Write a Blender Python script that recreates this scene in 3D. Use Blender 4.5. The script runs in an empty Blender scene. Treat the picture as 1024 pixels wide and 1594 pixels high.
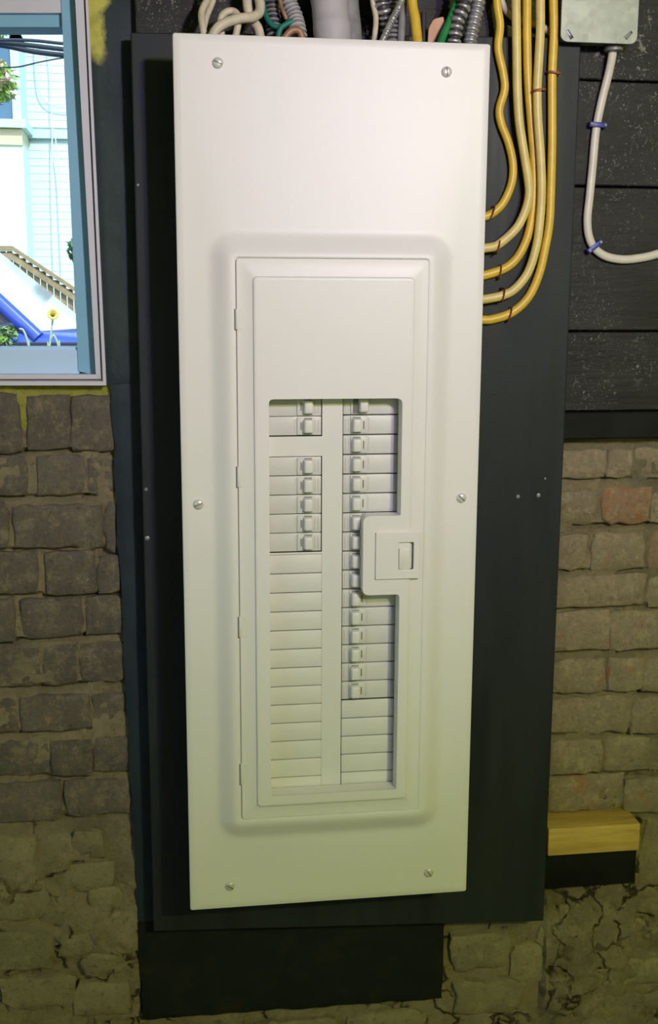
import bpy, bmesh, math, random
from mathutils import Vector, Matrix, noise
random.seed(7)
SC = bpy.context.scene
COL = SC.collection
PI = math.pi

# ------------------------------------------------------------------ camera
F_PX, CX, CY = 1753.385, 512.0, 797.0
CAM_ROT = Matrix(((0.9903299761, 0.0217426362, -0.1370175033),
                  (-0.1386751589, 0.1833879993, -0.9732101736),
                  (0.0039672118, 0.9828001320, 0.1846297964)))
CAM_LOC = Vector((-0.01138836, -1.44006205, -0.31410101))
cam_d = bpy.data.cameras.new('camera')
cam_d.sensor_fit = 'VERTICAL'
cam_d.sensor_height = 36.0
cam_d.lens = F_PX * 36.0 / 1594.0
cam_d.clip_start = 0.02
cam = bpy.data.objects.new('camera', cam_d)
COL.objects.link(cam)
cam.matrix_world = Matrix.Translation(CAM_LOC) @ CAM_ROT.to_4x4()
SC.camera = cam

# ------------------------------------------------------------------ world, sun, lamps, exposure
world = bpy.data.worlds.new('world'); SC.world = world
world.use_nodes = True
wn = world.node_tree.nodes; wl = world.node_tree.links
sky = wn.new('ShaderNodeTexSky'); sky.sky_type = 'NISHITA'; sky.sun_disc = False
sky.sun_elevation = math.radians(48); sky.sun_rotation = math.radians(200)
wl.new(sky.outputs['Color'], wn['Background'].inputs['Color'])
wn['Background'].inputs['Strength'].default_value = 0.32

sun_d = bpy.data.lights.new('sun', 'SUN'); sun_d.energy = 3.8; sun_d.angle = 0.01
sun_d.color = (0.90, 1.0, 1.0)
sun = bpy.data.objects.new('sun', sun_d); COL.objects.link(sun)
sun.rotation_euler = Vector((0.30, -0.62, 0.75)).to_track_quat('Z', 'Y').to_euler()

def lamp(name, loc, watts, color, radius):
    d = bpy.data.lights.new(name, 'POINT'); d.energy = watts; d.color = color
    d.shadow_soft_size = radius
    o = bpy.data.objects.new(name, d); COL.objects.link(o); o.location = loc
    return o
# yellowish bulb further back in the basement
lamp('basement_bulb', (0.95, -2.25, 0.32), 83.0, (0.91, 1.0, 0.33), 0.04)
# hand torch held beside it, pointed at the upper part of the panel
td = bpy.data.lights.new('torch', 'SPOT'); td.energy = 43.0; td.color = (0.88, 0.66, 1.25)
td.shadow_soft_size = 0.03; td.spot_size = math.radians(68); td.spot_blend = 1.0
to = bpy.data.objects.new('torch', td); COL.objects.link(to); to.location = (0.53, -1.42, 0.15)
to.rotation_euler = (Vector((0.53, -1.42, 0.15)) - Vector((0.26, 0.0, -0.12))).to_track_quat('Z', 'Y').to_euler()

vs = SC.view_settings
vs.view_transform = 'Standard'; vs.look = 'None'; vs.gamma = 1.0
vs.use_curve_mapping = False
vs.exposure = 0.0

# ------------------------------------------------------------------ helpers
def at(u, v, Y=0.0):
    """photo pixel -> point on the upright plane y = Y"""
    d = CAM_ROT @ Vector(((u - CX) / F_PX, -(v - CY) / F_PX, -1.0))
    t = (Y - CAM_LOC.y) / d.y
    return CAM_LOC + d * t

WLOC = {}
def tag(o, label=None, cat=None, group=None, kind=None):
    if label: o['label'] = label
    if cat: o['category'] = cat
    if group: o['group'] = group
    if kind: o['kind'] = kind
    return o

def empty(name, loc, label=None, cat=None, group=None, parent=None, kind=None):
    o = bpy.data.objects.new(name, None); COL.objects.link(o)
    loc = Vector(loc); o.empty_display_size = 0.05
    if parent:
        o.parent = parent; o.location = loc - WLOC[parent.name]
    else:
        o.location = loc
    WLOC[o.name] = loc
    return tag(o, label, cat, group, kind)

def mesh_obj(name, me, wloc, mats, parent=None):
    o = bpy.data.objects.new(name, me); COL.objects.link(o)
    if not isinstance(mats, (list, tuple)): mats = [mats]
    for m in mats:
        if m and m.name not in [x.name for x in me.materials if x]: me.materials.append(m)
    wloc = Vector(wloc)
    o.location = wloc - WLOC[parent.name] if parent else wloc
    if parent: o.parent = parent
    WLOC[o.name] = wloc
    return o

def mk(name, verts, faces, mats, parent=None, smooth=None, fm=None, **kw):
    """verts are world coordinates; the origin goes to the bottom centre"""
    vs_ = [Vector(v) for v in verts]
    lo = Vector((min(v.x for v in vs_), min(v.y for v in vs_), min(v.z for v in vs_)))
    hi = Vector((max(v.x for v in vs_), max(v.y for v in vs_), max(v.z for v in vs_)))
    org = Vector(((lo.x + hi.x) / 2, (lo.y + hi.y) / 2, lo.z))
    me = bpy.data.meshes.new(name)
    me.from_pydata([v - org for v in vs_], [], faces)
    bm = bmesh.new(); bm.from_mesh(me)
    bmesh.ops.recalc_face_normals(bm, faces=bm.faces); bm.to_mesh(me); bm.free()
    if fm:
        for p, i in zip(me.polygons, fm): p.material_index = i
    if smooth is not None:
        me.polygons.foreach_set('use_smooth', [True] * len(me.polygons))
        me.set_sharp_from_angle(angle=math.radians(smooth))
    o = mesh_obj(name, me, org, mats, parent)
    return tag(o, **kw) if kw else o

class MB:
    def __init__(s): s.v = []; s.f = []; s.m = []
    def add(s, v, f, mi=0):
        b = len(s.v); s.v += [Vector(x) for x in v]
        s.f += [tuple(i + b for i in q) for q in f]; s.m += [mi] * len(f)
    def box(s, x0, x1, y0, y1, z0, z1, r=0.0, seg=2, mi=0, mat=None):
        bm = bmesh.new(); bmesh.ops.create_cube(bm, size=1)
        for v in bm.verts:
            v.co = Vector(((x0 + x1) / 2 + v.co.x * (x1 - x0), (y0 + y1) / 2 + v.co.y * (y1 - y0), (z0 + z1) / 2 + v.co.z * (z1 - z0)))
        if r > 0:
            bmesh.ops.bevel(bm, geom=list(bm.edges), offset=r, segments=seg, affect='EDGES', profile=0.5)
        s.bm(bm, mi, mat)
    def bm(s, bm, mi=0, mat=None):
        bm.verts.index_update()
        vv = [(mat @ v.co if mat else v.co.copy()) for v in bm.verts]
        s.add(vv, [tuple(v.index for v in f.verts) for f in bm.faces], mi); bm.free()
    def quadprism(s, p4, y0, y1, mi=0):
        """p4: four (x,z) front corners going round"""
        v = [(x, y0, z) for x, z in p4] + [(x, y1, z) for x, z in p4]
        s.add(v, [(0, 1, 2, 3), (7, 6, 5, 4), (0, 4, 5, 1), (1, 5, 6, 2), (2, 6, 7, 3), (3, 7, 4, 0)], mi)
    def lathe(s, c, prof, n=20, axis='y', mi=0):
        v = []; f = []
        for r, h in prof:
            for k in range(n):
                a = 2 * PI * k / n
                if axis == 'y': v.append((c[0] + r * math.cos(a), c[1] + h, c[2] + r * math.sin(a)))
                elif axis == 'x': v.append((c[0] + h, c[1] + r * math.cos(a), c[2] + r * math.sin(a)))
                else: v.append((c[0] + r * math.cos(a), c[1] + r * math.sin(a), c[2] + h))
        for i in range(len(prof) - 1):
            for k in range(n):
                f.append((i * n + k, i * n + (k + 1) % n, (i + 1) * n + (k + 1) % n, (i + 1) * n + k))
        f.append(tuple(range(n))); f.append(tuple(range((len(prof) - 1) * n, len(prof) * n)))
        s.add(v, f, mi)
    def tube(s, pts, rx, ry=None, n=10, steps=6, rmod=None, bands=None, closed_ends=True):
        P = spline(pts, steps)
        L = [0.0]
        for a, b in zip(P, P[1:]): L.append(L[-1] + (b - a).length)
        ry = ry or rx
        T = [(P[min(i + 1, len(P) - 1)] - P[max(i - 1, 0)]).normalized() for i in range(len(P))]
        up = Vector((0, -1, 0))
        if abs(T[0].dot(up)) > .95: up = Vector((1, 0, 0))
        N = (up - T[0] * up.dot(T[0])).normalized()
        v = []; f = []; mm = []
        for i, p in enumerate(P):
            N = (N - T[i] * N.dot(T[i])).normalized(); B = T[i].cross(N)
            k = rmod(L[i]) if rmod else 1.0
            for j in range(n):
                a = 2 * PI * j / n
                v.append(p + N * (math.cos(a) * ry * k) + B * (math.sin(a) * rx * k))
        for i in range(len(P) - 1):
            mi = bands(0.5 * (L[i] + L[i + 1])) if bands else 0
            for j in range(n):
                f.append((i * n + j, i * n + (j + 1) % n, (i + 1) * n + (j + 1) % n, (i + 1) * n + j)); mm.append(mi)
        if closed_ends:
            f.append(tuple(range(n))); f.append(tuple(range((len(P) - 1) * n, len(P) * n))); mm += [0, 0]
        b = len(s.v); s.v += v; s.f += [tuple(i + b for i in q) for q in f]; s.m += mm
    def build(s, name, mats, parent=None, smooth=35, **kw):
        return mk(name, s.v, s.f, mats, parent, smooth, s.m if any(s.m) else None, **kw)

def spline(pts, steps):
    pts = [Vector(p) for p in pts]
    if steps <= 1 or len(pts) < 3 and steps < 2: return pts
    q = [pts[0] * 2 - pts[1]] + pts + [pts[-1] * 2 - pts[-2]]
    out = []
    for i in range(1, len(q) - 2):
        a, b, c, d = q[i - 1], q[i], q[i + 1], q[i + 2]
        for k in range(steps):
            t = k / steps
            out.append(0.5 * ((2 * b) + (c - a) * t + (2 * a - 5 * b + 4 * c - d) * t * t + (3 * b - a - 3 * c + d) * t ** 3))
    out.append(pts[-1])
    return out

def rrect(x0, x1, z0, z1, r, n=6):
    """rounded rectangle, counter-clockwise, 4*(n+1) points"""
    out = []
    for cx_, cz_, a0 in ((x1 - r, z1 - r, 0), (x0 + r, z1 - r, 90), (x0 + r, z0 + r, 180), (x1 - r, z0 + r, 270)):
        for k in range(n + 1):
            a = math.radians(a0 + 90 * k / n)
            out.append((cx_ + r * math.cos(a), cz_ + r * math.sin(a)))
    return out

def round_poly(pts, rad, n=5):
    """polygon with every corner rounded; pts (x,z), rad one or per-corner"""
    out = []; N = len(pts)
    for i in range(N):
        p, a, b = Vector(pts[i]), Vector(pts[i - 1]), Vector(pts[(i + 1) % N])
        r = rad[i] if isinstance(rad, (list, tuple)) else rad
        if r <= 0: out.append(tuple(p)); continue
        p0 = p + (a - p).normalized() * r; p1 = p + (b - p).normalized() * r
        for k in range(n + 1):
            t = k / n
            q = p0 * (1 - t) ** 2 + p * 2 * t * (1 - t) + p1 * t * t
            out.append(tuple(q))
    return out

def plate(name, loops, y_front, y_back, bevel, mats, parent=None, smooth=None, **kw):
    """flat sheet from (x,z) loops, the first the outline and the others holes"""
    cu = bpy.data.curves.new(name, 'CURVE'); cu.dimensions = '2D'; cu.fill_mode = 'BOTH'
    cu.extrude = max((y_back - y_front) / 2 - bevel, 0.00005); cu.bevel_depth = bevel; cu.bevel_resolution = 2
    cu.offset = -bevel
    for lp in loops:
        sp = cu.splines.new('POLY'); sp.points.add(len(lp) - 1); sp.use_cyclic_u = True
        for p, (x, z) in zip(sp.points, lp): p.co = (x, z, 0, 1)
    tmp = bpy.data.objects.new('tmp_curve', cu); COL.objects.link(tmp)
    bpy.context.view_layer.update()
    me = bpy.data.meshes.new_from_object(tmp.evaluated_get(bpy.context.evaluated_depsgraph_get()))
    bpy.data.objects.remove(tmp); bpy.data.curves.remove(cu)
    ym = (y_front + y_back) / 2
    vv = [Vector((v.co.x, ym - v.co.z, v.co.y)) for v in me.vertices]
    ff = [tuple(p.vertices) for p in me.polygons]
    bpy.data.meshes.remove(me)
    bm = bmesh.new()
    bv = [bm.verts.new(v) for v in vv]
    for f in ff:
        try: bm.faces.new([bv[i] for i in f])
        except ValueError: pass
    bmesh.ops.remove_doubles(bm, verts=bm.verts, dist=1e-6)
    bm.verts.index_update()
    vv = [v.co.copy() for v in bm.verts]; ff = [tuple(v.index for v in f.verts) for f in bm.faces]; bm.free()
    return mk(name, vv, ff, mats, parent, smooth, **kw)

def copy_tree(o, parent=None):
    c = o.copy(); COL.objects.link(c)
    if parent: c.parent = parent
    for ch in list(o.children): copy_tree(ch, c)
    return c

# ------------------------------------------------------------------ materials
class NT:
    def __init__(s, name):
        s.m = bpy.data.materials.new(name); s.m.use_nodes = True
        s.n = s.m.node_tree.nodes; s.l = s.m.node_tree.links
        s.b = s.n['Principled BSDF']; s.pos = None
    def node(s, t, **kw):
        x = s.n.new(t)
        for k, v in kw.items(): setattr(x, k, v)
        return x
    def link(s, a, b): s.l.new(a, b)
    def geo(s):
        if not s.pos: s.pos = s.node('ShaderNodeNewGeometry').outputs['Position']
        return s.pos
    def xyz(s):
        x = s.node('ShaderNodeSeparateXYZ'); s.link(s.geo(), x.inputs[0]); return x
    def noise(s, scale, detail=4, rough=.6, vec=None, stretch=None, dist=0):
        x = s.node('ShaderNodeTexNoise')
        x.inputs['Scale'].default_value = scale; x.inputs['Detail'].default_value = detail
        x.inputs['Roughness'].default_value = rough; x.inputs['Distortion'].default_value = dist
        v = vec or s.geo()
        if stretch:
            mp = s.node('ShaderNodeMapping'); mp.inputs['Scale'].default_value = stretch
            s.link(v, mp.inputs['Vector']); v = mp.outputs[0]
        s.link(v, x.inputs['Vector']); return x.outputs['Fac']
    def vor(s, scale, feature='F1'):
        x = s.node('ShaderNodeTexVoronoi', feature=feature); x.inputs['Scale'].default_value = scale
        s.link(s.geo(), x.inputs['Vector']); return x.outputs['Distance']
    def ramp(s, fac, lo, hi, c0=0.0, c1=1.0):
        x = s.node('ShaderNodeMapRange'); x.inputs['From Min'].default_value = lo; x.inputs['From Max'].default_value = hi
        x.inputs['To Min'].default_value = c0; x.inputs['To Max'].default_value = c1
        s.link(fac, x.inputs['Value']); return x.outputs[0]
    def math(s, op, a, b=None):
        x = s.node('ShaderNodeMath', operation=op)
        for i, q in enumerate((a, b)):
            if q is None: continue
            if isinstance(q, (int, float)): x.inputs[i].default_value = q
            else: s.link(q, x.inputs[i])
        return x.outputs[0]
    def mix(s, fac, a, b):
        x = s.node('ShaderNodeMix', data_type='RGBA')
        for sock, q in ((x.inputs[0], fac), (x.inputs[6], a), (x.inputs[7], b)):
            if isinstance(q, (int, float)): sock.default_value = q
            elif isinstance(q, tuple): sock.default_value = (*q, 1)
            else: s.link(q, sock)
        return x.outputs[2]
    def bump(s, h, strength=.3, dist=.002):
        x = s.node('ShaderNodeBump'); x.inputs['Strength'].default_value = strength; x.inputs['Distance'].default_value = dist
        s.link(h, x.inputs['Height']); s.link(x.outputs[0], s.b.inputs['Normal'])
    def col(s, c):
        if isinstance(c, tuple): s.b.inputs['Base Color'].default_value = (*c, 1)
        else: s.link(c, s.b.inputs['Base Color'])
    def fin(s, rough=.5, metal=0.0, spec=.5):
        if isinstance(rough, float): s.b.inputs['Roughness'].default_value = rough
        else: s.link(rough, s.b.inputs['Roughness'])
        s.b.inputs['Metallic'].default_value = metal
        s.b.inputs['Specular IOR Level'].default_value = spec
        return s.m

def simple(name, c, rough=.5, metal=0.0, var=.08, scale=40, bump=0.0, spec=.5):
    t = NT(name)
    n = t.noise(scale)
    k = lambda q: tuple(max(0, x * q) for x in c)
    t.col(t.mix(t.ramp(n, .3, .7), k(1 - var), k(1 + var)))
    if bump: t.bump(t.noise(scale * 6), bump, .001)
    return t.fin(rough, metal, spec)

M = {}
# powder-coated cover with a very fine orange-peel
t = NT('panel_enamel'); n = t.noise(3.0, 2)
t.col(t.mix(t.ramp(n, .35, .65), (.76, .75, .72), (.79, .775, .75)))
t.bump(t.noise(900, 2), .05, .0004); M['panel'] = t.fin(.42, 0, .5)
M['deadfront'] = simple('deadfront_enamel', (.73, .725, .69), .45, 0, .02, 12)
M['breaker'] = simple('breaker_plastic', (.66, .66, .63), .4, 0, .03, 30)
M['handle'] = simple('breaker_handle_plastic', (.73, .73, .69), .35, 0, .02, 30)
M['slot'] = simple('dark_slot', (.16, .16, .13), .6, 0, .1)
M['inside'] = simple('latch_well', (.10, .10, .08), .6, 0, .1)
M['screw'] = simple('painted_screw', (.66, .65, .61), .32, .2, .05, 80)
M['box_steel'] = simple('box_steel', (.38, .38, .38), .45, .6)
# black-painted plywood, its blue tint standing in for glare from the window
t = NT('black_plywood'); a = t.noise(5, 4, .6, stretch=(6, 1, .8)); b = t.noise(60, 3, .6, stretch=(1, 1, 8))
t.col(t.mix(t.ramp(a, .3, .75), (.011, .015, .019), (.022, .028, .033)))
t.bump(b, .12, .001); M['plywood'] = t.fin(t.ramp(a, .3, .7, .45, .62), 0, .28)
M['ply_edge'] = simple('black_plywood_edge', (.05, .055, .06), .55, 0, .25, 60)
# black planks with flecks of bare wood and white
t = NT('black_planks'); a = t.noise(9, 5, .65, stretch=(.7, 1, 3)); m1 = t.noise(14, 4, .7)
sp = t.math('MULTIPLY', t.ramp(t.vor(210), .10, .26, 1, 0), t.ramp(t.noise(300, 2), .42, .60)); big = t.ramp(t.noise(120, 7, .8, stretch=(1, 1, .8), dist=1.2), .57, .66)
sp = t.math('MULTIPLY', t.math('MAXIMUM', sp, big), t.ramp(m1, .42, .60))
base = t.mix(t.ramp(a, .35, .75), (.008, .008, .009), (.026, .026, .026))
t.col(t.mix(t.math('MULTIPLY', sp, .85), base, (.34, .34, .31)))
t.bump(t.noise(55, 5, .7, stretch=(.35, 1, 2)), .45, .003); M['planks'] = t.fin(.55, 0, .3)
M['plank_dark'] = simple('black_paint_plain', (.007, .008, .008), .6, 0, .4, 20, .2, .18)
# bricks
def brick_mat(name, c_a, c_b, c_red, c_dust, red_hi):
    t = NT(name); oi = t.node('ShaderNodeObjectInfo').outputs['Random']
    a = t.noise(16, 6, .72); r = t.noise(24, 5, .7, dist=.6); d = t.noise(40, 7, .8); e = t.noise(130, 6, .8)
    c = t.mix(t.ramp(a, .3, .72), c_a, c_b)
    c = t.mix(t.ramp(oi, 0, 1, 0, .35), c, tuple(x * .72 for x in c_a))
    c = t.mix(t.math('MULTIPLY', t.ramp(r, red_hi, red_hi + .08), .75), c, c_red)
    c = t.mix(t.math('MULTIPLY', t.ramp(d, .50, .66), .7), c, c_dust)
    c = t.mix(t.math('MULTIPLY', t.ramp(e, .46, .34), .55), c, tuple(x * .45 for x in c_a))
    c = t.mix(t.math('MULTIPLY', t.ramp(e, .58, .68), .5), c, tuple(min(1, x * 1.5) for x in c_dust))
    t.col(c); h = t.math('ADD', t.noise(70, 8, .8), t.math('MULTIPLY', e, .6))
    t.bump(h, 1.0, .006); return t.fin(.95, 0, .15)
M['brick_l'] = brick_mat('grey_brown_brick', (.16, .142, .118), (.265, .225, .18), (.33, .19, .135), (.44, .36, .23), .63)
M['brick_r'] = brick_mat('tan_brick', (.37, .295, .215), (.54, .43, .30), (.52, .24, .12), (.62, .52, .35), .60)
M['brick_o'] = brick_mat('orange_brick', (.42, .26, .165), (.52, .36, .24), (.56, .22, .085), (.58, .46, .30), .54)
# mortar, plaster and rubble of the bare wall, with yellow paint left around the window
def wall_mat():
    t = NT('old_mortar'); a = t.noise(11, 6, .7); b = t.noise(42, 6, .75); g = t.noise(6, 4, .6)
    c = t.mix(t.ramp(a, .3, .7), (.34, .275, .175), (.54, .44, .28))
    c = t.mix(t.math('MULTIPLY', t.ramp(b, .52, .7), .6), c, (.64, .53, .35))
    c = t.mix(t.math('MULTIPLY', t.ramp(g, .5, .68), .7), c, (.23, .21, .15))
    c = t.mix(t.math('MULTIPLY', t.ramp(t.noise(30, 5, .7), .62, .72), .6), c, (.36, .21, .13))
    s = t.xyz()
    zz = t.math('ADD', s.outputs['Z'], t.ramp(t.noise(28, 3), .3, .7, -.035, .035))
    my = t.math('MULTIPLY', t.ramp(zz, -.474, -.462), t.ramp(s.outputs['X'], -.062, -.058, 1, 0))
    c = t.mix(my, c, t.mix(t.ramp(b, .4, .7), (.62, .60, .12), (.48, .45, .12)))
    e = t.noise(120, 7, .8)
    c = t.mix(t.math('MULTIPLY', t.ramp(e, .45, .33), .6), c, (.07, .058, .036))
    # cracks and crumbled seams
    vn = t.node('ShaderNodeTexVoronoi', feature='DISTANCE_TO_EDGE'); vn.inputs['Scale'].default_value = 13
    mp = t.node('ShaderNodeVectorMath', operation='ADD'); nz_ = t.node('ShaderNodeTexNoise'); nz_.inputs['Scale'].default_value = 16; nz_.inputs['Detail'].default_value = 6
    sc = t.node('ShaderNodeVectorMath', operation='SCALE'); sc.inputs['Scale'].default_value = .09
    t.link(t.geo(), nz_.inputs['Vector']); t.link(nz_.outputs['Color'], sc.inputs[0]); t.link(t.geo(), mp.inputs[0]); t.link(sc.outputs[0], mp.inputs[1]); t.link(mp.outputs[0], vn.inputs['Vector'])
    ck = t.math('MULTIPLY', t.ramp(vn.outputs['Distance'], .012, .05, 1, 0), t.ramp(t.noise(10, 3), .43, .53))
    ck = t.math('MULTIPLY', ck, t.ramp(s.outputs['Z'], -1.02, -1.08))
    c = t.mix(t.math('MULTIPLY', ck, .88), c, (.035, .027, .016))
    t.col(c)
    hh = t.math('ADD', t.noise(60, 8, .8), t.math('MULTIPLY', e, .6))
    t.bump(t.math('SUBTRACT', hh, t.math('MULTIPLY', ck, .8)), 1.0, .007)
    return t.fin(.95, 0, .15)
M['mortar'] = wall_mat()
t = NT('rubble_stone'); a = t.noise(14, 6, .7); oi = t.node('ShaderNodeObjectInfo').outputs['Random']
c = t.mix(t.ramp(a, .3, .7), (.30, .26, .165), (.50, .41, .24)); c = t.mix(t.ramp(oi, 0, 1, 0, .55), c, (.25, .24, .17))
c = t.mix(t.math('MULTIPLY', t.ramp(t.noise(45, 5, .7), .55, .7), .5), c, (.56, .47, .30))
c = t.mix(t.math('MULTIPLY', t.ramp(t.noise(130, 7, .8), .46, .34), .6), c, (.06, .05, .03)); t.col(c); t.bump(t.noise(65, 8, .8), 1.0, .007); M['stone'] = t.fin(.95, 0, .15)
# black painted strip beside the window, tinted blue for its glare: yellow shows through at the top, green by the frame
t = NT('black_over_yellow_paint'); s = t.xyz(); n1 = t.noise(22, 4, .6); n2 = t.noise(9, 4, .6)
zj = t.math('ADD', s.outputs['Z'], t.ramp(n1, .3, .7, -.012, .012))
xj = t.math('ADD', s.outputs['X'], t.ramp(n1, .3, .7, -.010, .010))
xt = t.math('ADD', xj, t.math('MULTIPLY', s.outputs['Z'], .06))
green = t.math('MULTIPLY', t.ramp(xt, -.094, -.066, 1, 0), t.ramp(s.outputs['Z'], -.44, -.36))
c = t.mix(t.math('MULTIPLY', green, .8), t.mix(t.ramp(n2, .3, .7), (.012, .021, .032), (.022, .035, .048)), (.026, .044, .040))
yel = t.math('MULTIPLY', t.ramp(zj, -.012, .000), t.ramp(xj, -.092, -.083, 1, 0))
c = t.mix(yel, c, t.mix(t.ramp(t.noise(60, 4), .45, .75), (.50, .48, .10), (.32, .30, .07)))
t.col(c); t.bump(t.noise(45, 5, .65), .3, .004); M['strip'] = t.fin(.6, 0, .3)
t = NT('black_painted_masonry'); n1 = t.noise(20, 5, .7)
c = t.mix(t.ramp(n1, .5, .8), (.010, .013, .012), (.028, .023, .015)); t.col(c)
t.bump(t.noise(50, 6, .7), .5, .004); M['patch'] = t.fin(.8, 0, .15)
# lumber
t = NT('new_lumber'); a = t.noise(9, 5, .6, stretch=(1, 9, 9), dist=.5)
t.col(t.mix(t.ramp(a, .3, .7), (.66, .46, .13), (.44, .27, .065))); t.bump(t.noise(60, 4, .6, stretch=(.3, 4, 4)), .25, .001)
M['lumber'] = t.fin(.6, 0, .3)
# cables
M['yellow'] = simple('yellow_cable_jacket', (.70, .47, .045), .38, 0, .12, 45)
M['pale_yellow'] = simple('pale_yellow_cable_jacket', (.70, .57, .19), .4, 0, .10, 45)
M['white_cable'] = simple('white_cable_jacket', (.66, .62, .53), .4, 0, .06, 40)
M['cream'] = simple('cream_cable_jacket', (.60, .54, .40), .5, 0, .16, 60)
M['red_tie'] = simple('copper_red_strap', (.30, .085, .04), .45, .1, .3, 200)
M['dark_tie'] = simple('dark_nail', (.05, .03, .025), .5, .3, .3)
M['nub'] = simple('nail_nub', (.62, .55, .42), .5)
M['blue'] = simple('blue_plastic', (.045, .055, .36), .4, 0, .1)
M['green_wire'] = simple('green_insulation', (.02, .24, .065), .4, 0, .1)
M['teal_wire'] = simple('teal_insulation', (.02, .20, .15), .45, 0, .15)
M['brown_wire'] = simple('copper_brown', (.33, .18, .10), .5, .2, .2)
M['armor_light'] = simple('armor_ridge', (.55, .55, .56), .38, .75, .15, 120)
M['armor_dark'] = simple('armor_groove', (.05, .05, .055), .5, .3, .2)
M['grey_pipe'] = simple('grey_sheath', (.43, .42, .44), .55, 0, .10, 18, .2)
M['dusty_grey'] = simple('dusty_grey_sheath', (.22, .215, .22), .6, 0, .25, 60, .2)
t = NT('galvanized'); v = t.node('ShaderNodeTexVoronoi'); v.inputs['Scale'].default_value = 120; t.link(t.geo(), v.inputs['Vector'])
hv = t.node('ShaderNodeSeparateColor'); t.link(v.outputs['Color'], hv.inputs[0])
t.col(t.mix(t.math('ADD', t.math('MULTIPLY', hv.outputs[0], .35), t.ramp(t.noise(30), .3, .7, 0, .65)), (.20, .215, .225), (.34, .355, .36)))
M['galv'] = t.fin(.45, .45, .5)
# window
M['vinyl'] = simple('window_casing_white', (.60, .60, .70), .45, 0, .04, 8)
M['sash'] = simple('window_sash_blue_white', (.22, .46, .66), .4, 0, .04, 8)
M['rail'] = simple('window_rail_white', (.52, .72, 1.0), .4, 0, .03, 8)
M['groove'] = simple('window_groove', (.22, .19, .18), .6, 0, .1)
t = NT('window_glass'); t.b.inputs['Transmission Weight'].default_value = 1.0; t.b.inputs['IOR'].default_value = 1.02
t.col((.97, 1.0, 1.0)); M['glass'] = t.fin(.0, 0, .5)
# room
M['concrete'] = simple('concrete_floor', (.22, .20, .15), .85, 0, .2, 5, .3)
M['ceiling'] = simple('ceiling_boards', (.16, .14, .11), .8, 0, .2, 6, .3)
M['room_wall'] = simple('basement_wall_paint', (.30, .33, .36), .85, 0, .2, 5, .3)
# outside
M['siding'] = simple('white_siding', (.64, .80, .82), .55, 0, .02, 3)
M['siding_trim'] = simple('pale_blue_trim', (.55, .72, .76), .5, 0, .04, 3)
M['tan_panel'] = simple('tan_panel', (.62, .60, .40), .6, 0, .05, 3)
M['far_pane'] = simple('dark_blue_pane', (.07, .17, .28), .15, 0, .1, 3)
M['fence'] = simple('weathered_wood', (.33, .26, .15), .8, 0, .25, 14)
M['car_blue'] = simple('car_paint_blue', (.055, .11, .56), .25, 0, .04, 4)
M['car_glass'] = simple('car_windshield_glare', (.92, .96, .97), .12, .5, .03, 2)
M['car_dark'] = simple('car_trim_dark', (.03, .035, .05), .4, 0, .1)
M['tyre'] = simple('tyre_rubber', (.02, .02, .02), .8, 0, .1)
M['cable_black'] = simple('utility_cable_black', (.018, .03, .045), .6, 0, .1)
M['thin_wire'] = simple('grey_house_wire', (.68, .82, .84), .6, 0, .05)
M['leaf'] = simple('leaf_green', (.22, .42, .06), .6, 0, .3, 9)
M['leaf_dark'] = simple('leaf_dark_green', (.07, .16, .06), .6, 0, .3, 12)
M['stem'] = simple('plant_stem', (.48, .62, .40), .6, 0, .1)
M['petal'] = simple('yellow_petal', (.90, .78, .22), .5, 0, .05)
M['petal_core'] = simple('flower_core', (.40, .28, .03), .8, 0, .2)
M['blossom'] = simple('pink_blossom', (.80, .55, .50), .6, 0, .1)
M['lawn'] = simple('lawn', (.16, .22, .09), .9, 0, .3, 6)
M['bark'] = simple('bark', (.16, .11, .07), .9, 0, .3, 20, .3)

# ------------------------------------------------------------------ room shell
WALL_Y = 0.150          # nominal face of the bare wall
FLOOR, CEIL = -1.87, 0.52
XL, XR, YB = -1.7, 2.3, -3.3
def struct(name, *boxes, mat):
    b = MB()
    for q in boxes: b.box(*q)
    return b.build(name, mat, None, 30, kind='structure')
struct('floor', (XL - .1, XR + .1, YB - .1, .36, FLOOR - .1, FLOOR), mat=M['concrete'])
struct('ceiling', (XL - .1, XR + .1, YB - .1, .36, CEIL, CEIL + .1), mat=M['ceiling'])
W2 = (-2.7, -0.75, -0.75, 0.30)          # y0, y1, z0, z1 of an unseen window added in the left wall for cool fill
struct('wall_left', (XL - .1, XL, YB, W2[0], FLOOR, CEIL), (XL - .1, XL, W2[1], .16, FLOOR, CEIL),
       (XL - .1, XL, W2[0], W2[1], FLOOR, W2[2]), (XL - .1, XL, W2[0], W2[1], W2[3], CEIL), mat=M['room_wall'])
win2 = empty('fill_window', (XL - .05, sum(W2[:2]) / 2, W2[2]), kind='structure')
b = MB()
for q in ((W2[0], W2[0] + .05, W2[2], W2[3]), (W2[1] - .05, W2[1], W2[2], W2[3]), (W2[0], W2[1], W2[2], W2[2] + .05), (W2[0], W2[1], W2[3] - .05, W2[3]), (-1.75, -1.70, W2[2], W2[3])):
    b.box(XL - .08, XL - .03, q[0], q[1], q[2], q[3], .003, 1)
b.build('window_frame', M['vinyl'], win2)
for ya, yb in ((W2[0] + .05, -1.75), (-1.70, W2[1] - .05)):
    b = MB(); b.box(XL - .056, XL - .053, ya, yb, W2[2] + .05, W2[3] - .05); b.build('pane', M['glass'], win2)
struct('wall_right', (XR, XR + .1, YB, .16, FLOOR, CEIL), mat=M['room_wall'])
struct('wall_back', (XL, XR, YB - .1, YB, FLOOR, CEIL), mat=M['room_wall'])

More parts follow.
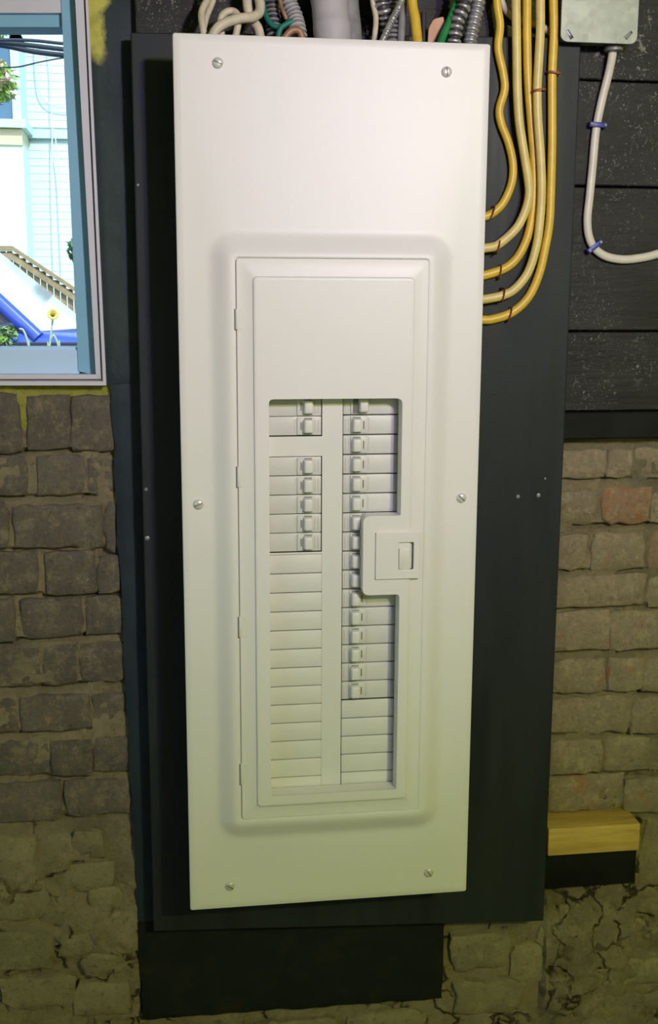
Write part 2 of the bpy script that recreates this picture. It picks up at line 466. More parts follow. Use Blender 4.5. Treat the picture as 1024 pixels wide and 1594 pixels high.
# bare wall: a displaced skin of mortar and rubble in front of the masonry core
WX0, WX1, WZ0, WZ1 = -1.04, -0.100, -0.425, 0.40      # window hole
SX0, SX1 = -0.62, 1.16
def rubble_top(x):           # below this height the brickwork turns to rubble and plaster
    return -1.075 if x < .25 else -1.155
SE0, SE1 = at(173, 598, .1365), at(222, 1560, .1365)
def wall_y(x, z, near):
    p = Vector((x, 0.3, z))
    n1 = noise.fractal(p * 22, 1.0, 2.0, 4); n2 = noise.fractal(p * 70, 1.0, 2.0, 3)
    y = 0.1490 - .0042 * n1 - .0026 * n2
    for x0, x1, z0, z1, rn in near:          # open joints under and beside the bricks
        if x0 - .005 < x < x1 + .005:
            d = (z0 - .002) - z
            if -.004 < d < .0042 and noise.noise(Vector((x * 16, rn * 40, 0))) > -.28: y += .014 * (1 - abs(d) / .0055)
    rt = rubble_top(x) + .03 * noise.noise(p * 9)
    k = min(max((rt - z) / .05, 0), 1)
    if k > 0:
        n3 = noise.fractal(p * 7 + Vector((3, 0, 1)), 1.0, 2.1, 5)
        ridge = 1 - abs(noise.fractal(Vector((x * 7, 1.7, z * 15)), 1, 2, 3)) * 2
        crack = max(0, ridge - .90) / .10
        gate = 1 if noise.noise(Vector((x * 11, 5.2, z * 11))) > -.05 else 0
        yr = 0.142 - .020 * n3 - .006 * n2 + .020 * crack * gate
        y = y * (1 - k) + yr * k
    xe = SE0.x + (SE1.x - SE0.x) * (z - SE0.z) / (SE1.z - SE0.z)      # left edge of the painted strip and patch
    if xe < x < .56 and z > -1.42 - .04 * (x > .1): y = max(y, .150)
    return y
def fill_wall():
    st = .0050
    nx, nz = int((SX1 - SX0) / st), int((CEIL - FLOOR) / st)
    vid = {}; vv = []; ff = []
    rows = {}
    for r in RECTS:
        for j in range(int((r[2] - .02 - FLOOR) / st), int((r[2] + .02 - FLOOR) / st) + 1): rows.setdefault(j, []).append(r)
    def gv(i, j):
        if (i, j) not in vid:
            x = SX0 + (SX1 - SX0) * i / nx; z = FLOOR + (CEIL - FLOOR) * j / nz
            vid[(i, j)] = len(vv); vv.append((x, wall_y(x, z, rows.get(j, ())), z))
        return vid[(i, j)]
    for i in range(nx):
        for j in range(nz):
            x = SX0 + (SX1 - SX0) * (i + .5) / nx; z = FLOOR + (CEIL - FLOOR) * (j + .5) / nz
            if WX0 < x < WX1 and WZ0 < z < WZ1: continue
            if 0.02 < x < .50 and z > -1.18: continue        # behind the board
            if x > .50 and z > -.46: continue                # behind the planks
            ff.append((gv(i, j), gv(i + 1, j), gv(i + 1, j + 1), gv(i, j + 1)))
    b = MB(); b.add(vv, ff)
    c0, c1 = .176, .36
    b.box(XL, WX0, c0, c1, FLOOR, CEIL); b.box(WX1, XR, c0, c1, FLOOR, CEIL)
    b.box(WX0, WX1, c0, c1, FLOOR, WZ0); b.box(WX0, WX1, c0, c1, WZ1, CEIL)
    b.box(XL, SX0, .155, c0, FLOOR, WZ0); b.box(SX1, XR, .155, c0, FLOOR, CEIL); b.box(XL, WX0, .155, c0, WZ0, CEIL)
    me = wall.data; me.from_pydata(b.v, [], b.f)
    me.polygons.foreach_set('use_smooth', [True] * len(me.polygons)); me.set_sharp_from_angle(angle=math.radians(60))
    me.validate()
wall = mesh_obj('wall_front', bpy.data.meshes.new('wall_front'), (0, 0, 0), M['mortar'])
tag(wall, kind='structure')

RECTS = []
def brick_mesh(x0, x1, z0, z1, face, mat, name='brick', back=.172, rough=1.0, wav=.0042, parent=wall):
    """one brick: an uneven front with worn, wandering edges and chipped corners"""
    w, h = x1 - x0, z1 - z0
    if name == 'brick': RECTS.append((x0, x1, z0, z1, random.random()))
    n_x = max(4, min(12, int(w / .0105))); n_z = max(4, min(6, int(h / .0105)))
    sd = Vector((random.random() * 50, random.random() * 50, random.random() * 50))
    tilt = random.uniform(-.016, .016) * rough; lean = random.uniform(-.004, .002) * rough
    cr = [random.choice((.0008, .0012, .002, .003)) * min(rough, 1.6) for _ in range(4)]
    V = []; Fc = []
    for j in range(n_z + 1):
        for i in range(n_x + 1):
            u, v = i / n_x, j / n_z
            # crowd the first and last rows towards the edge so that only a narrow arris is rounded
            uu = u if i in (0, n_x) else (.0035 / w if i == 1 else 1 - .0035 / w if i == n_x - 1 else (i - 1) / (n_x - 2) * (1 - .007 / w) + .0035 / w)
            vv_ = v if j in (0, n_z) else (.0035 / h if j == 1 else 1 - .0035 / h if j == n_z - 1 else (j - 1) / (n_z - 2) * (1 - .007 / h) + .0035 / h)
            x, z = x0 + w * uu, z0 + h * vv_
            q = Vector((x * 52, z * 52, 0)) + sd
            near = i in (0, 1, n_x - 1, n_x) or j in (0, 1, n_z - 1, n_z)
            rim = i in (0, n_x) or j in (0, n_z)
            if near:
                x += noise.fractal(q, 1, 2, 3) * wav; z += noise.fractal(q + Vector((9, 9, 9)), 1, 2, 3) * wav
                for (cu, cv, r) in ((0, 0, cr[0]), (1, 0, cr[1]), (0, 1, cr[2]), (1, 1, cr[3])):
                    if abs(uu - cu) * w < .008 and abs(vv_ - cv) * h < .008:
                        x += (r if cu == 0 else -r); z += (r if cv == 0 else -r)
            z += (uu - .5) * w * tilt
            y = face - .0020 * noise.fractal(q * .9, 1, 2, 4) * rough + (vv_ - .5) * lean
            if rim: y += .0032 + .002 * noise.noise(q * 1.3)
            V.append((x, y, z))
    I = lambda i, j: j * (n_x + 1) + i
    for j in range(n_z):
        for i in range(n_x): Fc.append((I(i, j), I(i + 1, j), I(i + 1, j + 1), I(i, j + 1)))
    ring_ = [I(i, 0) for i in range(n_x + 1)] + [I(n_x, j) for j in range(1, n_z + 1)] + [I(i, n_z) for i in range(n_x - 1, -1, -1)] + [I(0, j) for j in range(n_z - 1, 0, -1)]
    base = len(V)
    for k in ring_: V.append((V[k][0], back, V[k][2]))
    m = len(ring_)
    for k in range(m): Fc.append((ring_[k], base + k, base + (k + 1) % m, ring_[(k + 1) % m]))
    return mk(name, V, Fc, mat, parent, 50)

BF = .1455
def brick_px(x0, x1, y0, y1, mat, **kw):
    if kw.pop('grow', True): x0 -= 2.5; x1 += 2.5; y0 -= 3.5; y1 += 2.5
    a = at(x0, (y0 + y1) / 2, BF); c = at(x1, (y0 + y1) / 2, BF)
    t_ = at((x0 + x1) / 2, y0, BF); d = at((x0 + x1) / 2, y1, BF)
    brick_mesh(a.x, c.x, d.z, t_.z, BF + random.uniform(-.003, .003), mat, **kw)

left_courses = [
    [(-50, 30, 612, 703), (42, 108, 618, 697), (113, 180, 617, 700)],
    [(-50, 42, 713, 771), (57, 131, 711, 771), (135, 180, 716, 768)],
    [(-70, 13, 784, 856), (23, 157, 790, 852), (164, 184, 784, 858)],
    [(-80, 58, 864, 925), (72, 148, 861, 925), (153, 188, 868, 922)],
    [(-64, 22, 935, 998), (32, 128, 936, 990), (133, 192, 932, 985)],
    [(-74, 62, 1012, 1070), (67, 121, 1008, 1066), (126, 196, 1003, 1060)],
    [(-54, 28, 1092, 1140), (34, 140, 1086, 1137), (144, 198, 1083, 1131)],
    [(-64, 76, 1158, 1209), (81, 142, 1155, 1206), (147, 202, 1150, 1200)],
    [(-44, 96, 1222, 1277), (102, 202, 1217, 1267)]]
right_courses = [
    [(872, 942, 704, 744), (949, 983, 702, 740), (989, 1070, 700, 743)],
    [(870, 929, 768, 814), (939, 1012, 761, 812), (1018, 1090, 760, 812)],
    [(868, 911, 836, 885), (923, 1002, 833, 885), (1013, 1090, 826, 884)],
    [(866, 1003, 898, 942), (1010, 1100, 898, 942)],
    [(864, 946, 955, 1010), (952, 1064, 953, 1008)],
    [(862, 941, 1030, 1077), (946, 1000, 1028, 1075), (1005, 1090, 1026, 1074)],
    [(860, 979, 1090, 1141), (985, 1090, 1088, 1140)],
    [(858, 936, 1155, 1202), (941, 1010, 1152, 1200), (1015, 1100, 1150, 1198)],
    [(856, 968, 1211, 1262), (974, 1080, 1213, 1262)],
    [(1004, 1095, 1276, 1334)]]
for course in left_courses:
    for q in course: brick_px(*q, M['brick_l'])
    x, y0, y1 = course[0][0] - 10, course[0][2], course[0][3]      # the course goes on past the frame
    for _ in range(2):
        w = random.choice((70, 135)); brick_px(x - w, x, y0 + 2, y1 + 3, M['brick_l']); x -= w + 10
orange = {(1, 1), (2, 2)}
for ci, course in enumerate(right_courses):
    for k, q in enumerate(course): brick_px(*q, M['brick_o' if (ci, k) in orange else 'brick_r'])
    x, y0, y1 = course[-1][1] + 9, course[-1][2], course[-1][3]
    for _ in range(2):
        w = random.choice((70, 135)); brick_px(x, x + w, y0 - 2, y1 - 3, M['brick_r']); x += w + 9

fill_wall()
# rubble stones bedded in the plaster low on the wall
def stone_px(cx, cy, w, h, face=.136):
    a = at(cx - w / 2, cy, BF); c = at(cx + w / 2, cy, BF); t_ = at(cx, cy - h / 2, BF); d = at(cx, cy + h / 2, BF)
    brick_mesh(a.x, c.x, d.z, t_.z, face, M['stone'], 'stone', .17, 2.2, .0085)
for q in ((22, 1325, 70, 52), (90, 1318, 54, 40), (135, 1312, 50, 44), (142, 1362, 78, 44), (30, 1400, 92, 60),
          (92, 1412, 62, 56), (165, 1395, 58, 34), (172, 1440, 66, 50), (118, 1470, 60, 40), (40, 1478, 90, 64),
          (165, 1500, 80, 36), (60, 1545, 120, 50), (160, 1552, 86, 50), (-60, 1440, 90, 70), (-60, 1350, 80, 60),
          (910, 1420, 96, 34), (985, 1402, 60, 40), (1010, 1450, 76, 44), (925, 1470, 88, 44), (990, 1510, 90, 42),
          (905, 1530, 84, 50), (830, 1500, 70, 60), (745, 1480, 90, 60), (760, 1550, 110, 54), (860, 1462, 50, 34),
          (985, 1560, 100, 40), (1085, 1420, 80, 60), (1090, 1500, 90, 60), (600, 1588, 120, 26), (460, 1600, 130, 28), (330, 1606, 110, 26)):
    stone_px(*q, random.uniform(.138, .1435))

# black-painted strip of wall between the window and the board
def grid_patch(name, corners, face, depth, mat, nu, nv, amp, fr=14):
    """corners px: top-left, top-right, bottom-right, bottom-left"""
    tl, tr, br, bl = [at(u, v, face) for u, v in corners]
    V = []; Fc = []
    for j in range(nv + 1):
        for i in range(nu + 1):
            p = tl.lerp(tr, i / nu).lerp(bl.lerp(br, i / nu), j / nv)
            q = Vector((p.x, .9, p.z))
            e = i in (0, nu) or j in (0, nv)
            wob = .003 * noise.noise(q * 40) if e else 0
            V.append((p.x + wob, face - amp * noise.fractal(q * fr, 1, 2, 4) + (.002 if e else 0), p.z + wob))
    I = lambda i, j: j * (nu + 1) + i
    for j in range(nv):
        for i in range(nu): Fc.append((I(i, j), I(i, j + 1), I(i + 1, j + 1), I(i + 1, j)))
    ring = [I(i, 0) for i in range(nu + 1)] + [I(nu, j) for j in range(1, nv + 1)] + [I(i, nv) for i in range(nu - 1, -1, -1)] + [I(0, j) for j in range(nv - 1, 0, -1)]
    base = len(V)
    for k in ring: V.append((V[k][0], depth, V[k][2]))
    m = len(ring)
    for k in range(m): Fc.append((ring[k], ring[(k + 1) % m], base + (k + 1) % m, base + k))
    return mk(name, V, Fc, mat, wall, 50)
grid_patch('painted_strip', ((128, -120), (222, -120), (262, 598), (163, 598)), .1365, .175, M['strip'], 14, 60, .002)
grid_patch('painted_strip', ((172, 598), (262, 598), (302, 1480), (216, 1480)), .1365, .175, M['strip'], 12, 60, .002)
grid_patch('painted_patch', ((213, 1436), (692, 1424), (688, 1556), (223, 1588)), .133, .175, M['patch'], 50, 18, .004)
grid_patch('painted_patch', ((690, 1390), (846, 1384), (846, 1430), (690, 1437)), .134, .175, M['patch'], 20, 8, .003)

# black horizontal planks on the upper wall
PLY = .119
for k, (ya, yb) in enumerate(((-330, -42), (-39, 124), (127, 289), (292, 514), (517, 639))):
    z1, z0 = at(950, ya, PLY).z, at(950, yb, PLY).z
    b = MB(); dy = (.0, .001, .0, .0006, .001)[k]
    b.box(-.046 if z1 > .02 else .40, 1.15, PLY + dy, .172, z0, z1, .0015, 1)
    b.build('plank', M['planks'], wall, 30)
b = MB(); b.box(.40, 1.15, PLY + .006, .172, at(950, 684, PLY).z, at(950, 641.5, PLY).z, .002, 1)
b.build('plank', M['plank_dark'], wall, 30)

# ------------------------------------------------------------------ window
win = empty('window_1', (-.57, .16, WZ0), kind='structure')
def pxq(ps, Y): return [(at(u, v, Y).x, at(u, v, Y).z) for u, v in ps]
def bar(name, ps, y0, y1, mat, parent=win):
    b = MB(); b.quadprism(pxq(ps, y0), y0, y1); return b.build(name, mat, parent, 30)
# casing around the opening
Yc = .128
bar('casing', ((118, -300 + 0), (130.5, -300), (156, 589), (150, 582)), Yc + .003, .20, M['vinyl'])
fr = None
def line(x_a, x_b, y):      # x along a nearly upright edge given at y=0 and y=590
    return x_a + (x_b - x_a) * y / 590.0
def vstrip(name, a0, a1, b0, b1, ybot_a, ybot_b, y0, y1, mat):
    yt = -330
    return bar(name, ((line(a0, a1, yt), yt), (line(b0, b1, yt), yt), (line(b0, b1, ybot_b), ybot_b), (line(a0, a1, ybot_a), ybot_a)), y0, y1, mat)
bpy.data.objects.remove(bpy.data.objects['casing'])
XLW = -960
vstrip('casing', 117, 149.5, 130, 157, 583, 591, Yc + .002, .19, M['vinyl'])
vstrip('casing_groove', 130, 157, 133, 160, 591, 594, Yc + .007, .19, M['groove'])
vstrip('casing_lip', 133, 160, 137, 165, 594, 600, Yc, .19, M['vinyl'])
bar('casing', ((XLW, 583), (149.5, 583), (157, 590), (XLW, 590)), Yc + .002, .19, M['vinyl'])
bar('casing_groove', ((XLW, 590), (157, 590), (160, 593.5), (XLW, 593.5)), Yc + .007, .19, M['groove'])
bar('casing_lip', ((XLW, 593.5), (160, 593.5), (165, 600), (XLW, 600)), Yc, .19, M['vinyl'])
# sash: stile, bottom rail, head
vstrip('sash_stile', 95, 122.5, 118, 149.5, 578, 584, .150, .21, M['sash'])
bar('sash_rail', ((XLW, 545), (121, 545), (123.5, 584), (XLW, 584)), .152, .205, M['rail'])
bar('sash_rail_bead', ((XLW, 540.5), (120.5, 540.5), (121, 546), (XLW, 546)), .157, .205, M['rail'])
bar('sash_rail', ((XLW, -300), (96, -300), (97.5, 20), (XLW, 20)), .152, .205, M['vinyl'])
bar('sash_rail_bead', ((XLW, 20), (97.5, 20), (98.5, 42), (XLW, 42)), .160, .205, M['sash'])
bar('sash_stile', ((XLW - 40, -300), (XLW, -300), (XLW, 584), (XLW - 40, 584)), .150, .21, M['sash'])
bar('casing', ((XLW - 60, -300), (XLW - 40, -300), (XLW - 40, 600), (XLW - 60, 600)), Yc, .19, M['vinyl'])
bar('pane', ((XLW, 30), (104, 30), (124, 550), (XLW, 550)), .185, .188, M['glass'])

# ------------------------------------------------------------------ board behind the panel
BY = .100
tl, tr, br, bl = [at(u, v, BY) for u, v in ((203, 50), (905, 58), (846, 1434), (239, 1450))]
board = empty('backing_board', (.25, BY + .009, bl.z), 'large black painted plywood board behind the white electrical panel', 'board')
lp = [(bl.x, bl.z), (br.x, br.z), (tr.x, tr.z), (tl.x, tl.z)]
plate('plywood_sheet', [lp], BY, .1185, .002, M['plywood'], board)
for u, v, r in ((806, 773, .0030), (838, 771, .0032), (848, 745, .0018), (216, 762, .0026), (215, 838, .0032), (210, 288, .002)):
    p = at(u, v, BY); b = MB()
    p.x = max(p.x, bl.x + .006)
    b.lathe((p.x, BY, p.z), ((r, .0005), (r, -.0006), (r * .6, -.0014)), 10)
    b.build('nail_head', M['galv'], board)

# ------------------------------------------------------------------ electrical panel
PH = 1.14389; PW = .392
panel = empty('electrical_panel', (PW / 2, .05, -PH), 'tall white steel breaker panel with hinged door frame and latch', 'electrical panel')
b = MB(); th = .0015
x0, x1, z0, z1 = .013, PW - .013, -PH + .013, -.013
b.box(x0, x1, .097, BY - .0003, z0, z1); b.box(x0, x0 + th, .0035, .097, z0, z1); b.box(x1 - th, x1, .0035, .097, z0, z1)
b.box(x0, x1, .0035, .097, z0, z0 + th); b.box(x0, x1, .0035, .097, z1 - th, z1)
b.build('enclosure', M['box_steel'], panel, 30)

def X(u, v, Y=0.0): return at(u, v, Y).x
def Z(u, v, Y=0.0): return at(u, v, Y).z
# the cover: hemmed edge, flat margin, pressed-out field, step down to the door gap
D1 = -.0125
eo = (X(330, 800), X(695, 800), Z(500, 1299), Z(500, 361))            # foot of the pressed field
ei = (X(361, 800, D1), X(667, 800, D1), Z(500, 1276, D1), Z(500, 398, D1))   # its crest
dr = (X(371.5, 800, D1), X(660, 800, D1), Z(500, 1268.5, D1), Z(500, 402.5, D1))  # the door's outline
n = 8
rings = []
def ring(r4, rad, y): rings.append((rrect(r4[0], r4[1], r4[2], r4[3], rad, n), y))
def inset(r4, d): return (r4[0] + d, r4[1] - d, r4[2] + d, r4[3] - d)
full = (0, PW, -PH, 0)
ring(inset(full, .0016), .002, .012)
ring(inset(full, .0004), .003, .011)
ring(full, .0032, .0028); ring(inset(full, .0006), .003, .0010); ring(inset(full, .0024), .003, .0)
ring(inset(full, .010), .004, .0)
ring(inset(eo, -.004), .034, .0); ring(eo, .032, -.0004)
for k in range(1, 9):
    t_ = k / 8; s_ = t_ * t_ * (3 - 2 * t_)
    r4 = tuple(a + (c - a) * t_ for a, c in zip(eo, ei))
    ring(r4, .032 + (.008 - .032) * t_, D1 * (s_ * .55 + t_ * .45))
gp = (dr[0] - .0010, dr[1] - .0002, dr[2] - .0001, dr[3] + .0006)
ring(inset(gp, -.0010), .005, D1 - .0001); ring(inset(gp, -.0002), .0045, D1 + .0003); ring(gp, .0045, D1 + .003)
ring(inset(dr, .004), .004, D1 + .0032)
V = []; Fc = []; m = len(rings[0][0])
for lp_, y in rings:
    for x_, z_ in lp_: V.append((x_, y, z_))
for i in range(len(rings) - 1):
    for k in range(m): Fc.append((i * m + k, i * m + (k + 1) % m, (i + 1) * m + (k + 1) % m, (i + 1) * m + k))
cover = mk('cover', V, Fc, M['panel'], panel, 32)

# the door: a flange with a raised centre that has the breaker opening cut out of it
D2 = D1 - .0042
pn = (X(398, 800, D2), X(639, 800, D2), Z(500, 1250, D2), Z(500, 432.5, D2))
op_l, op_r = X(419.5, 800, D2), X(623.5, 800, D2)
op_t, op_b = Z(520, 621, D2), Z(520, 1234, D2)
tb_l, tb_t, tb_b = X(565, 860, D2), Z(600, 803, D2), Z(600, 926, D2)
tab_cut = round_poly([(op_l, op_b), (op_r, op_b), (op_r, tb_b), (tb_l, tb_b), (tb_l, tb_t), (op_r, tb_t), (op_r, op_t), (op_l, op_t)],
                     [.001, .001, .005, .009, .009, .002, .008, .006])
hole_f = rrect(op_l - .002, op_r + .004, op_b - .003, op_t + .003, .004)
door = empty('door', ((dr[0] + dr[1]) / 2, D1, dr[2]), parent=panel)
# flange + step + raised centre as one pressed sheet
rings = []
ring(dr, .0045, D1 + .0040); ring(dr, .0045, D1 + .0006); ring(inset(dr, .0006), .004, D1 - .0002); ring(inset(dr, .003), .004, D1 - .0002)
ring(inset(pn, -.0022), .007, D1 - .0002); ring(inset(pn, -.0014), .006, D1 - .0006); ring(inset(pn, -.0004), .0055, D2 + .0006)
ring(inset(pn, .0006), .005, D2); ring(inset(pn, .0030), .005, D2)
V = []; Fc = []; m = len(rings[0][0])
for lp_, y in rings:
    for x_, z_ in lp_: V.append((x_, y, z_))
for i in range(len(rings) - 1):
    for k in range(m): Fc.append((i * m + k, i * m + (k + 1) % m, (i + 1) * m + (k + 1) % m, (i + 1) * m + k))
mk('door_flange', V, Fc, M['panel'], door, 40)
pl_in = rrect(pn[0] + .0028, pn[1] - .0028, pn[2] + .0028, pn[3] - .0028, .005)
plate('door_face', [pl_in, tab_cut], D2, D2 + .0016, .0003, M['panel'], door)
# turned-in edge of the opening
V = []; Fc = []; m = len(tab_cut)
for dy in (.0008, .0250):
    for x_, z_ in tab_cut: V.append((x_, D2 + dy, z_))
for k in range(m): Fc.append((k, (k + 1) % m, m + (k + 1) % m, m + k))
mk('opening_edge', V, Fc, M['panel'], door, 40)
# latch
lx0, lx1 = X(584, 860, D2), X(653, 860, D2); lz0, lz1 = Z(615, 901, D2), Z(615, 827, D2)
sx0, sx1, sz0, sz1 = X(620, 860, D2), X(643, 860, D2), Z(630, 886, D2), Z(630, 844, D2)
latch = empty('latch', ((lx0 + lx1) / 2, D2, lz0), parent=door) if False else None
rings = []
L4 = (lx0, lx1, lz0, lz1)
plate('latch_plate', [rrect(*L4, .0015), rrect(sx0, sx1, sz0, sz1, .0012)], D2 - .0030, D2 + .0005, .0012, M['panel'], door)
b = MB(); b.box(sx0 - .001, sx1 + .001, D2 + .0075, D2 + .009, sz0 - .001, sz1 + .001)
b.box(sx0 - .0012, sx0, D2, D2 + .0085, sz0, sz1); b.box(sx1, sx1 + .0012, D2, D2 + .0085, sz0, sz1)
b.box(sx0, sx1, D2, D2 + .0085, sz0 - .0012, sz0); b.box(sx0, sx1, D2, D2 + .0085, sz1, sz1 + .0012)
b.build('latch_well', M['inside'], door)
b = MB(); b.box(sx0 + .0004, sx1 - .0042, D2 - .0008, D2 + .0075, sz0 + .0004, sz1 - .0085, .0008)
b.box(sx0 + .0004, sx0 + .0045, D2 - .0035, D2 - .0008, sz0 + .001, sz1 - .008, .0008)
b.build('latch_slider', M['handle'], door)
# hinge knuckles
for v in (497, 742, 976, 1205):
    xc = X(374.5, v, D1) if v < 600 else X(376.5 if v < 1100 else 377, v, D1)
    xc = dr[0] + .0006
    za, zb = Z(375, v + 16, D1), Z(375, v - 16, D1)
    b = MB(); b.lathe((xc, D1 + .0002, za), ((.0022, 0), (.0024, .0006), (.0024, zb - za - .0006), (.0022, zb - za)), 12, 'z')
    b.box(xc + .0012, xc + .0085, D1 - .0007, D1 + .0005, za, zb, .0003, 1)
    b.build('hinge', M['deadfront'], door)
    b = MB(); b.box(xc - .0036, xc - .0019, D1 - .0004, D1 + .001, za - .0012, zb); b.build('hinge_slot', M['slot'], door)

# dead front behind the opening, with breaker windows and blank filler plates
DY = .0100
cl0, cl1 = X(419, 800, DY), X(501, 800, DY)
cr0, cr1 = X(532.5, 800, DY), X(627, 800, DY)
zt = Z(460, 612, DY)
def rect(xa, xb, za, zb): return [(xa, za), (xb, za), (xb, zb), (xa, zb)]
w1 = rect(cl0 - .012, cl1, Z(460, 679.5, DY), zt)
w2 = rect(cl0 - .012, cl1, Z(460, 860, DY), Z(460, 710.5, DY))
zfl = Z(460, 1237, DY)
w3 = rect(cl0 - .002, cl1, zfl, Z(460, 863, DY))
w4 = rect(cr0, cr1 + .002, Z(575, 1228, DY), zt)
out = rect(op_l - .020, op_r + .012, op_b - .014, op_t + .016)
plate('dead_front', [out, w1, w2, w3, w4], DY, DY + .0014, .0003, M['deadfront'], panel)
b = MB(); b.box(cl0 - .016, cr1 + .010, 0.0262, .0275, op_b - .01, op_t + .012); b.build('dead_front_back', M['inside'], panel)
PITCH = .02515
zf_top = Z(460, 863, DY)
nfl = 13; hf = (zf_top - zfl) / nfl
for k in range(nfl):
    za = zf_top - (k + 1) * hf; b = MB()
    b.box(cl0 - .002, cl1, DY - .0002, DY + .004, za + .00055, za + hf - .00055, .0009, 2)
    b.build('filler_plate', M['deadfront'], panel)
zr_bot = Z(575, 1088.5, DY); zr_end = Z(575, 1228, DY); nfr = 5; hr = (zr_bot - zr_end) / nfr
for k in range(nfr):
    za = zr_bot - (k + 1) * hr; b = MB()
    b.box(cr0 + .0008, cr1 + .002, DY + .0003, DY + .004, za + .0006, za + hr - .0006, .0009, 2)
    b.build('filler_plate', M['deadfront'], panel)
# cover screws
for u, v in ((339, 98), (695, 112), (309, 785), (718, 775), (358, 1379), (667, 1358)):
    p = at(u, v, 0); b = MB(); r = .0066
    b.lathe((p.x, 0, p.z), [(r, .0004), (r, -.0012)] + [(r * math.cos(a), -.0012 - .0026 * math.sin(a)) for a in (.35, .7, 1.0, 1.3)], 20)
    s = b.build('cover_screw', M['screw'], panel)
    a = random.uniform(0, PI); b = MB()
    b.box(-.0050, .0050, -.0006, .0006, -.0006, .0006, mat=Matrix.Translation((p.x, -.0036, p.z)) @ Matrix.Rotation(a, 4, 'Y'))
    b.build('screw_slot', M['slot'], s)

# ------------------------------------------------------------------ circuit breakers
ORD = ['first', 'second', 'third', 'fourth', 'fifth', 'sixth', 'seventh', 'eighth', 'ninth', 'tenth', 'eleventh', 'twelfth', 'thirteenth', 'fourteenth', 'fifteenth', 'sixteenth']
BFY = .0125     # breaker face
HH = PITCH / 2 - .00035
br0 = empty('circuit_breaker', (0, BFY, 0), cat='circuit breaker', group='circuit breakers in the panel')
b = MB()      # the inner end lies at x = 0, the body runs towards +x
b.box(.0004, .080, BFY, BFY + .013, -HH, HH, .0008, 2)
b.box(.0035, .0048, BFY - .0008, BFY + .001, -HH + .004, HH - .004, .0003, 1)
b.box(.0078, .0088, BFY - .0008, BFY + .001, -HH + .004, HH - .004, .0003, 1)
body = b.build('body', M['breaker'], br0)
b = MB(); b.box(.0100, .0325, BFY - .0024, BFY + .001, -HH + .0012, HH - .0006, .0011, 2)
b.build('collar', M['breaker'], br0)
b = MB()
b.box(.0265, .0280, BFY - .0027, BFY - .0020, -.0052, .0052); b.build('indicator_window', M['slot'], br0)  # dark slot beside the handle; the handle's shadow is put into its colour
b = MB()
bm = bmesh.new(); bmesh.ops.create_cube(bm, size=1)
for v in bm.verts:
    front = v.co.y < 0
    v.co = Vector((.0180 + v.co.x * (.0105 if front else .0140), BFY - .0062 + v.co.y * .0110, v.co.z * (.0165 if front else .0195)))
bmesh.ops.bevel(bm, geom=list(bm.edges), offset=.0022, segments=3, affect='EDGES', profile=.5)
b.bm(bm); handle0 = b.build('handle', M['handle'], br0)
b = MB(); b.box(.0128, .0232, BFY - .0010, BFY - .0024 - .0003, -.0104, .0104); b.build('handle_slot', M['slot'], br0)
b = MB(); b.box(.034, .0352, BFY - .0006, BFY + .001, -HH + .003, HH - .003, .0002, 1)
b.build('label_edge', M['breaker'], br0)
used = False
def place_breaker(x, z, flip, label, off=False):
    global used
    o = br0 if not used else copy_tree(br0)
    used = True
    o.location = (x, BFY, z); o.rotation_euler = (0, PI if flip else 0, 0)
    o['label'] = label
    return o
made = []
zw2t = Z(460, 710.5, DY) - .0004
made.append((cl1 - .0004, Z(460, 678.5, DY) + PITCH * 1.5, True, 'white circuit breaker in the hinge-side column, at the very top of the opening'))
made.append((cl1 - .0004, Z(460, 678.5, DY) + PITCH * .5, True, 'white circuit breaker in the hinge-side column, just above the blank cross strip'))
ph2 = (zw2t - Z(460, 859.5, DY)) / 5
for k in range(5):
    made.append((cl1 - .0004, zw2t - ph2 * (k + .5), True, 'white circuit breaker in the hinge-side column, %s below the blank cross strip' % ORD[k]))
NR = 16
pr = (Z(575, 646, DY) - zr_bot) / 15
for k in range(NR):
    lab = 'white circuit breaker in the latch-side column, %s above the blank filler plates' % ORD[k]
    if k == NR - 1: lab = 'white circuit breaker topping the latch-side column, its toggle thrown outward unlike the others'
    made.append((cr0 + .0006, zr_bot + pr * (k + .5), False, lab))
brs = [place_breaker(*q) for q in made]
for ch in brs[-1].children:
    if ch.name.startswith('handle') and 'slot' not in ch.name: ch.location.x += .0085

# ------------------------------------------------------------------ yellow cables on the board
def px_path(pts, Y):
    return [at(p[0], p[1], p[2] if len(p) > 2 else Y) for p in pts]
CYL = BY - .0056
cables = [
    ('yellow', [(774, -60), (773, 0), (778, 40), (775, 75), (783, 115), (785, 140), (777, 170), (780, 193), (791, 222), (798, 255), (796, 285), (784, 314), (768, 331), (752, 338), (735, 340)],
     'yellow wavy cable entering the panel highest, with kinks beside its edge'),
    ('pale_yellow', [(802, -60), (803, 0), (804, 70), (805, 140), (808, 190), (815, 235), (822, 280), (823, 305), (816, 332), (802, 357), (775, 381), (757, 386), (738, 388)],
     'pale yellow cable entering the panel second below the wavy one'),
    ('yellow', [(819, -60), (820, 0), (820, 60), (822, 130), (827, 195), (831, 250), (831, 300), (828, 335), (821, 368), (807, 398), (787, 417), (756, 428), (735, 431)],
     'yellow cable entering the panel third, between two pale cables'),
    ('pale_yellow', [(842, -60), (841, 0), (841, 45), (838, 100), (836, 140), (837, 185), (841, 240), (843, 290), (841, 335), (835, 382), (822, 423), (802, 449), (782, 460), (753, 466), (735, 467)],
     'pale yellow cable entering the panel just above the lowest yellow one'),
    ('yellow', [(861, -60), (861, 0), (862, 50), (859, 120), (859, 220), (857, 300), (855, 345), (849, 382), (839, 426), (822, 463), (796, 487), (767, 497), (751, 498), (733, 498)],
     'yellow outermost cable, the lowest to enter the panel')]
